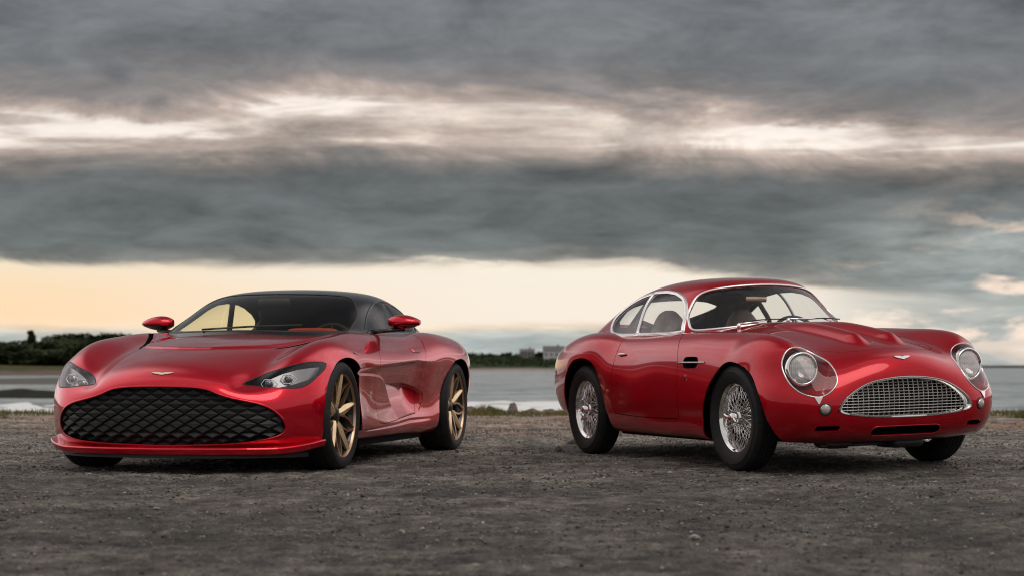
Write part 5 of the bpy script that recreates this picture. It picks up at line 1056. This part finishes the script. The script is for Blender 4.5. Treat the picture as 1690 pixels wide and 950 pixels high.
def pebbles():
    ROCKS=[]
    for sd in range(5):
        V,F=rock_mesh(sd+1,1,.25,.62); ROCKS.append((np.array(V),np.array(F)))
    r=np.random.default_rng(11); N=44000
    d=5.2+ (r.random(N)**.62)*14; x=(r.random(N)-.5)*2*(d*.32+.4); y=d
    s=.0030+.0090*r.random(N)**2.4; big=r.random(N)<.012; s=np.where(big,s+.006+.008*r.random(N),s)
    z=ground_z(x,y); AV=[];AF=[];off=0
    for i in range(N):
        V,F=ROCKS[i%5]; a=r.random()*6.28; ca,sa=math.cos(a),math.sin(a); W=V*s[i]*np.array([1,.6+.5*r.random(),.8]); W=np.stack([W[:,0]*ca-W[:,1]*sa,W[:,0]*sa+W[:,1]*ca,W[:,2]],-1)+np.array([x[i],y[i],z[i]+s[i]*.15]); AV.append(W);AF.append(F+off);off+=len(V)
    V=np.concatenate(AV).astype(np.float32);F=np.concatenate(AF).astype(np.int32)
    me=bpy.data.meshes.new('gravel'); me.vertices.add(len(V)); me.vertices.foreach_set('co',V.ravel()); me.loops.add(F.size); me.loops.foreach_set('vertex_index',F.ravel()); me.polygons.add(len(F)); me.polygons.foreach_set('loop_start',np.arange(0,F.size,3,dtype=np.int32)); me.polygons.foreach_set('loop_total',np.full(len(F),3,dtype=np.int32)); me.update(calc_edges=True)
    m=mat('loose gravel',(.12,.115,.10),.85); t,b=mt(m); g=t.node('ShaderNodeTexCoord').outputs['Object']; v=t.sep(t.voro(g,14,'F1','Color')); c=t.ramp(v[0],[(0,(.035,.036,.036)),(.5,(.085,.082,.075)),(.80,(.15,.145,.13)),(.955,(.26,.25,.22)),(1,(.38,.37,.34))],'LINEAR'); c=t.mix(t.ss(v[1],.94,.96),c,(.15,.095,.065)); t.put(b.inputs['Base Color'],c)
    me.materials.append(m); o=bpy.data.objects.new('gravel',me); COL.objects.link(o); tagp(o,'loose small stones strewn over the lot',None,None,'stuff')
pebbles()
# single larger stones one can point to
stones=[(-1.48,8.35,.030,.021,'pale angular stone alone in front of the modern car'),(-1.55,8.28,.013,.009,'small pinkish stone beside the pale angular one'),(-1.30,8.40,.034,.014,'flat olive brown stone right of the pale one'),
 (.80,15.6,.050,.034,'dark stone on the ground between the two cars, nearer the modern one'),(.36,13.9,.040,.028,'dark lump of tarmac behind the middle of the gap between the cars'),(.50,14.9,.052,.034,'black stone just left of the rear wheel of the classic car'),
 (1.0,16.8,.050,.034,'dark round stone seen under the classic car behind its rear wheel'),(1.02,12.45,.072,.010,'flat pale slab of stone beside the rear tyre of the classic car'),(-.42,8.55,.016,.012,'small whitish stone in the open ground before the modern car'),(.62,9.6,.018,.011,'small grey stone on the gravel in the open middle foreground')]
for i,(x,y,s,hh,lab) in enumerate(stones):
    V,F=rock_mesh(i+20,3,.22,1.0); o=mesh_obj('stone',V,F,STONE,smooth=False); o.scale=(s,s*.8,hh); o.location=(x,y,float(ground_z(x,y))+hh*.35); o.rotation_euler=(0,0,i*1.3); tagp(o,lab,'stone','larger loose stones on the lot')
# rocks and grass along the shore edge of the lot
ROCKM=mat('pinkish shore rock',(.33,.26,.22),.85)
def _rk():
    t,b=mt(ROCKM); g=t.node('ShaderNodeTexCoord').outputs['Object']; n=t.noise(g,1.8,6,.7); c=t.mix(t.ss(n,.35,.65),(.22,.18,.16),(.44,.34,.29)); t.put(b.inputs['Base Color'],c); t.put(b.inputs['Normal'],t.bump(n,1,.2))
_rk()
GRASS=mat('shore grass',(.075,.105,.028),.8)
def _gr():
    t,b=mt(GRASS); g=t.node('ShaderNodeTexCoord').outputs['Object']; n=t.noise(g,.9,4,.6); n2=t.noise(g,7,3,.6); c=t.mix(t.ss(n,.4,.62),(.055,.095,.024),(.20,.145,.06)); c=t.mix(t.m('MULTIPLY',n2,.6),c,(.12,.13,.04)); t.put(b.inputs['Base Color'],c); b.inputs['Specular IOR Level'].default_value=.2
_gr()
def blades(pos,hh,seed,wid=.006):
    r=np.random.default_rng(seed); V=[];F=[]
    for (x,y,z),h_ in zip(pos,hh):
        a=r.random()*6.28; ca,sa=math.cos(a),math.sin(a); l=(r.random()-.5)*h_*1.1; m_=(r.random()-.5)*h_*.8; k=len(V)
        V+=[(x-ca*wid,y-sa*wid,z),(x+ca*wid,y+sa*wid,z),(x+l*.4+ca*wid*.7,y+m_*.4+sa*wid*.7,z+h_*.6),(x+l*.4-ca*wid*.7,y+m_*.4-sa*wid*.7,z+h_*.6),(x+l,y+m_,z+h_)]; F+=[(k,k+1,k+2,k+3),(k+3,k+2,k+4)]
    return V,F
def shore_edge():
    r=np.random.default_rng(5); P=[];H=[]
    for i in range(26000):
        x=(r.random()-.5)*30; y=23.6+r.random()**1.3*2.2; dens=.5+.5*math.sin(x*1.9+1)*math.sin(x*.73+2); tall=max(0,mnoise.noise(Vector((x*.9,y*.6,3))))
        if r.random()>.35+dens*.6: continue
        P.append((x,y,float(ground_z(x,y))-.01)); H.append(.03+.05*r.random()+.16*tall*r.random())
    for cx,cy,n,hmax in ((6.75,23.2,420,.20),(4.9,23.9,200,.10),(-6.6,22.5,300,.09),(-.35,24.3,500,.17),(.75,24.2,350,.13)):
        for i in range(n): a=r.normal(0,.16,2); P.append((cx+a[0],cy+a[1],float(ground_z(cx,cy))-.01)); H.append(hmax*(.4+.6*r.random())*math.exp(-(a[0]**2)*12))
    V,F=blades(P,H,6); o=mesh_obj('shore_grass',V,F,GRASS,smooth=False); tagp(o,'low green and straw grass fringing the lot above the water',None,None,'stuff')
    # dry thatch lying on the verge
    P=[];H=[]
    for i in range(16000):
        x=(r.random()-.5)*26;y=17.5+r.random()*6.4
        if mnoise.noise(Vector((x*.55,y*.8,9)))<.12: continue
        P.append((x,y,float(ground_z(x,y))-.004));H.append(.010+.022*r.random())
    V,F=blades(P,H,8,.005); DR=mat('dry thatch',(.17,.095,.05),.9); o=mesh_obj('dry_grass',V,F,DR,smooth=False); tagp(o,'flat rust brown dry grass on the verge',None,None,'stuff')
shore_edge()
rk=[rock_mesh(40+i,3,.25,.75) for i in range(5)]; rk_me=[]
shore=[(-.62,24.9,.20,.10),(-.30,25.3,.13,.10),(.02,24.8,.10,.16),(.28,25.0,.17,.09),(.52,25.3,.20,.10),(.86,24.9,.24,.12),(1.18,25.2,.26,.13),(1.50,24.8,.18,.09),(1.9,25.2,.25,.11),(2.5,25.0,.20,.09),(3.3,25.3,.3,.10),(-.98,25.1,.22,.09),(-1.6,25.3,.25,.10),(-6.1,25.4,.25,.06),(-6.9,25.3,.3,.07),(5.9,25.4,.25,.05),(6.6,25.5,.22,.05)]
where=['leftmost rock seen between the cars, beside the gold rear wheel','small rock second from the left between the cars','thin upright stone standing on the shore edge between the cars','rock just right of the thin upright stone on the shore edge','low broad rock at the middle of the gap between the cars','large rounded pink rock in the gap between the cars','broad pale rock on the shore edge left of the rear of the classic car','rock nearest the tail of the classic car, at the edge of the gap','shore rock behind the rear wheel of the classic car','shore rock behind the middle of the classic car','wide shore rock behind the bonnet of the classic car','shore rock hidden behind the rear of the modern car','shore rock behind the middle of the modern car','low rock at the left edge of the picture past the lot','low flat rock farthest left on the lot edge','low rock right of the nose of the classic car','rock beside the grass clump at the right edge']
for i,((x,y,s,hh),lab) in enumerate(zip(shore,where)):
    V,F=rk[i%5]; o=mesh_obj('shore_rock',V,F,ROCKM,smooth=False); o.scale=(s*1.15,s*.8,hh*1.15); gz=float(ground_z(x,y)); o.location=(x,y,max(gz,-.2)+hh*.15-.02); o.rotation_euler=(0,0,i*2.1); tagp(o,lab,'rock','rocks along the shore edge')
# ---------------- water
SEA=-1.5
def water():
    m=mat('grey sea water',(.10,.125,.125),.16,spec=.5); t,b=mt(m); g=t.node('ShaderNodeTexCoord').outputs['Object']; x,y,z=t.sep(g)
    v=t.comb(t.m('MULTIPLY',x,.22),t.m('MULTIPLY',y,.9)); n1=t.noise(v,.35,6,.6,.4); n2=t.noise(v,2.2,5,.6,.3); 
    h=t.m('ADD',t.m('MULTIPLY',n1,1.0),t.m('MULTIPLY',n2,.25)); t.put(b.inputs['Normal'],t.bump(h,.9,1.1))
    # foam: lines close to the shore and broken whitecaps further out
    fx=t.comb(t.m('MULTIPLY',x,.06),t.m('MULTIPLY',y,.16)); fo=t.noise(fx,1.0,7,.62,.8); near=t.ss(y,60,135,1,0); thr=t.m('SUBTRACT',.64,t.m('MULTIPLY',near,.16))
    foam=t.ss(t.m('SUBTRACT',fo,thr),-.01,.06); fb=t.noise(v,1.6,5,.7); foam=t.m('MULTIPLY',foam,t.ss(fb,.3,.55))
    surf=t.m('MULTIPLY',t.ss(t.m('ADD',y,t.m('MULTIPLY',t.m('SUBTRACT',t.noise(fx,.9,4,.6),.5),60)),95,88),t.ss(fb,.25,.5)); foam=t.m('MAXIMUM',foam,t.m('MULTIPLY',surf,.85))
    right=t.ss(t.m('DIVIDE',x,t.m('MAXIMUM',y,1)),.10,.22,1,.10); foam=t.m('MULTIPLY',foam,right)
    t.put(b.inputs['Base Color'],t.mix(foam,t.mix(t.ss(t.m('ADD',t.m('MULTIPLY',n1,.6),t.m('MULTIPLY',n2,.4)),.36,.62),(.09,.13,.135),(.46,.52,.53)),(.66,.68,.67))); t.put(b.inputs['Roughness'],t.m('ADD',.22,t.m('MULTIPLY',foam,.6)))
    ys=np.concatenate([np.linspace(27,60,12),np.arange(61,330,1.6),np.geomspace(332,9000,60)]); xs=np.linspace(-1,1,140); V=[];F=[]
    r=np.random.default_rng(2)
    for y_ in ys:
        for x_ in xs:
            X=x_*(60+y_*1.0); z=SEA
            if 60<y_<330:
                z+= .22*math.sin(y_*.21+.03*X+1.6*math.sin(X*.035))*math.exp(-((y_-120)/110)**2)
                for (cx,cy,L,A) in ((8.5,92,9,.55),(-6,84,16,.30),(1,78,22,.22),(-28,85,20,.35),(22,128,18,.3),(-10,150,22,.3)): 
                    dy=y_-cy-2*math.sin(X*.13); z+=A*math.exp(-(dy/2.0)**2)*math.exp(-((X-cx)/L)**2)
            V.append((X,y_,z))
    n=len(xs); F=[(j*n+i,j*n+i+1,(j+1)*n+i+1,(j+1)*n+i) for j in range(len(ys)-1) for i in range(n-1)]
    o=mesh_obj('water',V,F,m); tagp(o,'grey choppy bay with white surf',None,None,'structure')
water()
# white crests of the breaking waves
FOAM=mat('white surf foam',(.72,.74,.73),.8)
def crest(cx,cy,L,A,seed,lab):
    r=np.random.default_rng(seed); V=[];F=[];n=int(L*6);m_=8
    for i in range(n+1):
        u=-1+2*i/n; e=math.sqrt(max(0,1-u*u)); X=cx+u*L
        for j in range(m_):
            w=j/(m_-1); nz=mnoise.noise(Vector((X*.8,w*3,seed)))
            V.append((X+nz*.4,cy+2*math.sin(X*.13)-1.6*w*e+nz*.7, SEA+.02+A*e*(1.15-w**1.5*1.15)+.14*nz*e))
    F=[(i*m_+j,i*m_+j+1,(i+1)*m_+j+1,(i+1)*m_+j) for i in range(n) for j in range(m_-1)]
    o=mesh_obj('wave_crest',V,F,FOAM); tagp(o,lab,'wave','breaking waves on the bay')
crest(1.5,84.5,13,.42,2,'long low line of surf running in between the cars'); crest(-22.5,80,9,.40,3,'white line of surf at the left edge of the bay'); crest(-25,132,9,.30,4,'faint farther surf line at the left beyond the dark reef')
# ---------------- land around the bay
def land(name,x0,x1,y0,y1,hf,m,lab,nx=120,ny=14,kind='structure'):
    V=[]
    for j in range(ny):
        for i in range(nx):
            u=i/(nx-1);v=j/(ny-1); x=x0+(x1-x0)*u;y=y0+(y1-y0)*v; V.append((x,y,hf(x,y,u,v)))
    F=[(j*nx+i,j*nx+i+1,(j+1)*nx+i+1,(j+1)*nx+i) for j in range(ny-1) for i in range(nx-1)]
    o=mesh_obj(name,V,F,m); tagp(o,lab,None,None,kind); return o
def lmat(name,a,b_,c_,sc):
    m=mat(name,a,.95,spec=.1); t,b=mt(m); g=t.node('ShaderNodeTexCoord').outputs['Object']; x,y,z=t.sep(g); n=t.noise(t.comb(x,t.m('MULTIPLY',y,2.5),z),sc,6,.65); n2=t.noise(g,sc*3.3,5,.65); c=t.mix(t.ss(n,.38,.62),a,b_); c=t.mix(t.ss(t.m('ADD',z,t.m('MULTIPLY',n2,2.0)),.2,1.2),c_,c); c=t.mix(t.m('MULTIPLY',n2,.5),c,(.03,.035,.015)); t.put(b.inputs['Base Color'],c); return m
mfield=lmat('rough coastal pasture',(.10,.085,.035),(.052,.060,.024),(.17,.13,.10),.03)
mreef=lmat('dark wet reef',(.020,.020,.020),(.035,.030,.026),(.018,.018,.018),.15)
mfar=lmat('scrub covered shore',(.030,.045,.022),(.042,.060,.028),(.34,.27,.23),.02)
nz=lambda x,y,s:mnoise.noise(Vector((x*s,y*s,1.7)))
env=lambda u:max(0,math.sin(PI*min(1,max(0,u))))**.35
land('far_field',-330,-62,395,560,lambda x,y,u,v:SEA-1.5+env(u)*(1.7+4.6*v+.6*nz(x,y,.03))*min(1,(v+.05)*2.2),mfield,'brown and olive pasture behind the left arm of the bay',90,22)
land('reef',-52,-11.5,112,150,lambda x,y,u,v:SEA-.7+env(u)*math.sin(PI*v)*(1.05+.55*nz(x,y,.35)),mreef,'dark low reef awash at the left',90,16)
land('sand_spit',-95,-30,205,300,lambda x,y,u,v:SEA-.5+env(u)*math.sin(PI*v)*(1.0+.5*nz(x,y,.08)),lmat('grey wet sand',(.16,.15,.135),(.20,.18,.16),(.15,.145,.14),.1),'grey sand spit at the left',70,12)
land('far_shore',-140,240,1000,1300,lambda x,y,u,v:SEA-1.5+env(u)*(2.2+min(1,v*1.3)*(8.0+2.5*nz(x,y,.012)))*min(1,v*5),mfar,'wooded far shore across the bay',160,16)
land('horizon_land',560,2600,2600,3100,lambda x,y,u,v:SEA-1.5+env(u)*(7.5+1.5*nz(x,y,.004))*min(1,v*4),lmat('distant dark shore',(.045,.050,.040),(.05,.055,.045),(.10,.10,.095),.01),'thin line of distant land at the right horizon',120,8)
def arm(name,a0,a1,d0,d1,hh,m,lab,s=1):
    V=[];nx,ny=90,14
    for j in range(ny):
        for i in range(nx):
            u=i/(nx-1);v=j/(ny-1); a=R_(a0+(a1-a0)*u); d=d0+(d1-d0)*v; x=d*math.sin(a);y=d*math.cos(a); V.append((x,y,SEA-1.2+env(u)*(1.2+hh*min(1,v*1.6)*(.75+.5*nz(x,y,.03)))*min(1,v*6)))
    o=mesh_obj(name,V,[(j*nx+i,j*nx+i+1,(j+1)*nx+i+1,(j+1)*nx+i) for j in range(ny-1) for i in range(nx-1)],m); tagp(o,lab,None,None,'structure')
arm('west_headland',-178,-22,85,240,10,mfield,'brown headland rising beyond the left side of the lot'); arm('east_headland',21,178,90,260,10,mfield,'brown headland rising beyond the right side of the lot')
# ---------------- trees
TRUNK=mat('dark tree bark',(.045,.036,.028),.9)
LEAF=mat('dark evergreen foliage',(.022,.034,.016),.8)
def _lf():
    t,b=mt(LEAF); g=t.node('ShaderNodeTexCoord').outputs['Object']; oi=t.node('ShaderNodeObjectInfo').outputs['Random']; n=t.noise(g,1.3,3,.6); c=t.mix(t.ss(n,.4,.62),(.018,.028,.013),(.050,.068,.028)); c=t.mix(t.m('MULTIPLY',oi,.35),c,(.05,.052,.022)); t.put(b.inputs['Base Color'],c); b.inputs['Specular IOR Level'].default_value=.15
_lf()
def tree_parts(seed,kind):
    r=random.Random(seed); b=MB(); limbs=[]
    h_=1.0; top=.42 if kind!='cone' else .95
    b.tube([(0,0,-.05),(.012,0,.2),(0,.01,top)],[.030,.022,.010],7)
    V=[];F=[]
    for i in range(7):
        a=r.random()*6.28;z0=.18+.22*r.random(); e=(.30*math.cos(a),.30*math.sin(a),z0+.22*r.random()+.1); b.tube([(0,0,z0),(e[0]*.5,e[1]*.5,(z0+e[2])/2+.03),e],[.013,.009,.004],5); limbs.append(e)
    cl=[]
    for i in range(26 if kind!='cone' else 30):
        if kind=='cone': z=.22+.72*r.random(); rad=.24*(1.02-z)+.03; a=r.random()*6.28; q=r.random()**.5; cl.append((rad*q*math.cos(a),rad*q*math.sin(a),z,.085+.03*r.random()))
        elif kind=='flat': a=r.random()*6.28;q=r.random()**.5*.46; cl.append((q*math.cos(a),q*math.sin(a),.62+.30*r.random()*(1-q),.12+.05*r.random()))
        else: a=r.random()*6.28;q=r.random()**.5*.40; z=.30+.58*r.random()*(1-q*.9); cl.append((q*math.cos(a),q*math.sin(a),z,.13+.06*r.random()))
    for cx,cy,cz,cr in cl:
        for i in range(70):
            d=Vector((r.gauss(0,1),r.gauss(0,1),r.gauss(0,1))).normalized()*cr*(.55+.5*r.random()); c=Vector((cx,cy,cz))+Vector((d.x,d.y,d.z*.75)); s=.030+.024*r.random(); u=Vector((r.gauss(0,1),r.gauss(0,1),r.gauss(0,1))).normalized(); w=u.cross(Vector((r.random(),r.random(),r.random()))).normalized(); k=len(V); V+=[(c-u*s)[:],(c+w*s*.6)[:],(c+u*s)[:],(c-w*s*.6)[:]]; F.append((k,k+1,k+2,k+3))
    return b,V,F
PROT=[]
for i,kd in enumerate(('round','round','flat','cone','round')):
    b,V,F=tree_parts(60+i,kd); me1=bpy.data.meshes.new('trunk'); me1.from_pydata(b.V,[],b.F); me1.materials.append(TRUNK); me2=bpy.data.meshes.new('crown'); me2.from_pydata(V,[],F); me2.materials.append(LEAF); PROT.append((me1,me2,kd))
def tree(x,y,z,h_,wd,p,lab,grp):
    t=empty('tree',(x,y,z),(0,0,(x*7.3)%6.28),lab,'tree',grp)
    for nm,me in (('trunk',PROT[p][0]),('crown',PROT[p][1])):
        o=bpy.data.objects.new(nm,me); COL.objects.link(o); o.parent=t
    t.scale=(wd,wd,h_); return t
r=random.Random(4); D=520; px=lambda u,d:(u-845)/2957*d
base=lambda d:.65+(604-592)/2957*d
# (pixel column, top row, width m, prototype)
T=[(-30,567,17,0,'dark round tree farthest left on the skyline'),(-8,560,16,1,'dark bushy tree cut by the left edge'),(17,557,15,4,'broad dark tree near the left edge of the skyline'),(36,561,12,0,'lower dark tree filling the dip left of the narrow tree'),(53,549,8,3,'tall narrow conical tree standing above its neighbours at the left'),(66,563,10,1,'low dark tree right of the narrow conical one'),(86,556,17,0,'broad domed tree in the middle of the left wood'),(104,557,13,4,'dark tree between the domed one and the flat crowned one'),(122,559,13,1,'dark tree under the left side of the flat crowned tree'),(140,548,19,2,'tall flat crowned tree above the fender of the modern car'),(160,556,13,0,'dark tree on the right flank of the flat crowned tree'),(178,561,15,1,'low tree just above the bonnet edge of the modern car'),(198,563,15,4,'low tree behind the bonnet of the modern car'),(222,561,13,0,'tree tops left of the modern car mirror'),(243,553,9,2,'small tree top just left of the modern car mirror'),(262,560,14,1,'tree behind the far mirror of the modern car')]
for u,top,wd,p,lab in T:
    d=D+r.uniform(-12,25); b0=base(d); tree(px(u,d),d,b0-1.0,(.65+(604-top)/2957*d-b0+1.0)/.90*r.uniform(.94,1.16),wd*1.25,p,lab,'trees on the left skyline')
for i,(u,fl) in enumerate(zip((-38,-22,-5,12,28,44,60,76,92,108,124),('at the far left edge of the picture','before the bushy tree cut by the left edge','before the broad tree near the left edge','in the dip left of the narrow conical tree','at the left foot of the narrow conical tree','at the right foot of the narrow conical tree','left of the domed tree','in front of the domed tree','right of the domed tree','just left of the fender of the modern car','touching the fender of the modern car'))):
    d=D-16; tree(px(u,d),d,base(d)-3.0,5.6+r.random()*1.6,17,[0,1,4][i%3],'low dark tree in the front row '+fl,'front row of the left wood')
# far shore scrub: too many to count
def scrub():
    rr=np.random.default_rng(9); V=[];F=[]
    for i in range(1500):
        x=-110+rr.random()*330; y=1055+rr.random()*190; v=(y-1000)/300; z=SEA-1.5+2.2+min(1,v*1.3)*(8.0+2.5*nz(x,y,.012)); s=1.5+2.2*rr.random()+2.0*max(0,nz(x,y,.03))
        for q in range(26):
            d=rr.normal(0,1,3); d/=np.linalg.norm(d); c=np.array([x,y,z])+d*s*np.array([1.2,1.2,.8]); u=rr.normal(0,1,3);u/=np.linalg.norm(u); w=np.cross(u,rr.normal(0,1,3)); w/=np.linalg.norm(w)+1e-9; k=len(V); e=.8; V+=[tuple(c-u*e),tuple(c+w*e),tuple(c+u*e),tuple(c-w*e)]; F.append((k,k+1,k+2,k+3))
    o=mesh_obj('far_scrub',V,F,mat('far green scrub',(.040,.060,.030),.95,spec=.1),smooth=False); tagp(o,'dense green scrub covering the far shore',None,None,'stuff')
scrub()
def house(x,y,z,w,d,hh,wall,lab,rz=0):
    h=empty('house',(x,y,z),(0,0,rz),lab,'house','houses on the far shore'); b=MB(); b.box((0,0,hh/2),(w,d,hh)); b.build('wall',wall,h,smooth=False)
    b=MB(); b.add([(-w/2-.4,-d/2-.4,hh),(w/2+.4,-d/2-.4,hh),(w/2+.4,d/2+.4,hh),(-w/2-.4,d/2+.4,hh),(-w/2-.4,0,hh+w*.22),(w/2+.4,0,hh+w*.22)],[(0,1,5,4),(2,3,4,5),(0,4,3),(1,2,5),(0,3,2,1)]); b.build('roof',mat('grey shingle roof',(.12,.12,.12),.8),h,smooth=False)
    for i in range(4):
        for j in range(2): b=MB(); b.box((-w/2+w*(i+.5)/4,-d/2-.03,1.6+j*hh*.45),(1.2,.12,1.5)); b.build('window',mat('dark house window',(.05,.06,.07),.15),h,smooth=False)
    b=MB(); b.box((w*.2,0,hh+w*.22),(1,1,2)); b.build('chimney',mat('brick chimney',(.2,.12,.1),.9),h,smooth=False)
house(px(914,1120),1120,3.2,13,9,7.5,mat('pale grey shingle wall',(.42,.42,.43),.8),'pale grey house beside the tail of the classic car')
house(px(870,1150),1150,6.0,9,8,4.0,mat('weathered grey wall',(.22,.21,.21),.8),'small dark grey house half hidden in scrub left of the pale house')
for i,(u,top) in enumerate(((780,579),(792,583),(806,582),(826,583),(838,577),(851,582),(866,583),(882,580),(893,576),(905,573),(922,573),(932,577))):
    d=1180+r.uniform(-20,20); tree(px(u,d),d,4.0,.65+(604-top)/2957*d-4.0,8+r.random()*3,[0,1,4,2][i%4],['tree rising from the scrub at the left end of the far shore','second tree from the left on the far shore','rounded tree on the left half of the far shore','tree just left of the highest tree on the far shore','highest tree at the middle of the far shore ridge','tree just right of the highest far shore tree','tree left of the small dark grey house','tree behind the small dark grey house','tree left of the pale grey house','tree right above the pale grey house','tree behind the right end of the pale grey house','tree on the far shore hidden by the tail of the classic car'][i],'trees on the far shore')
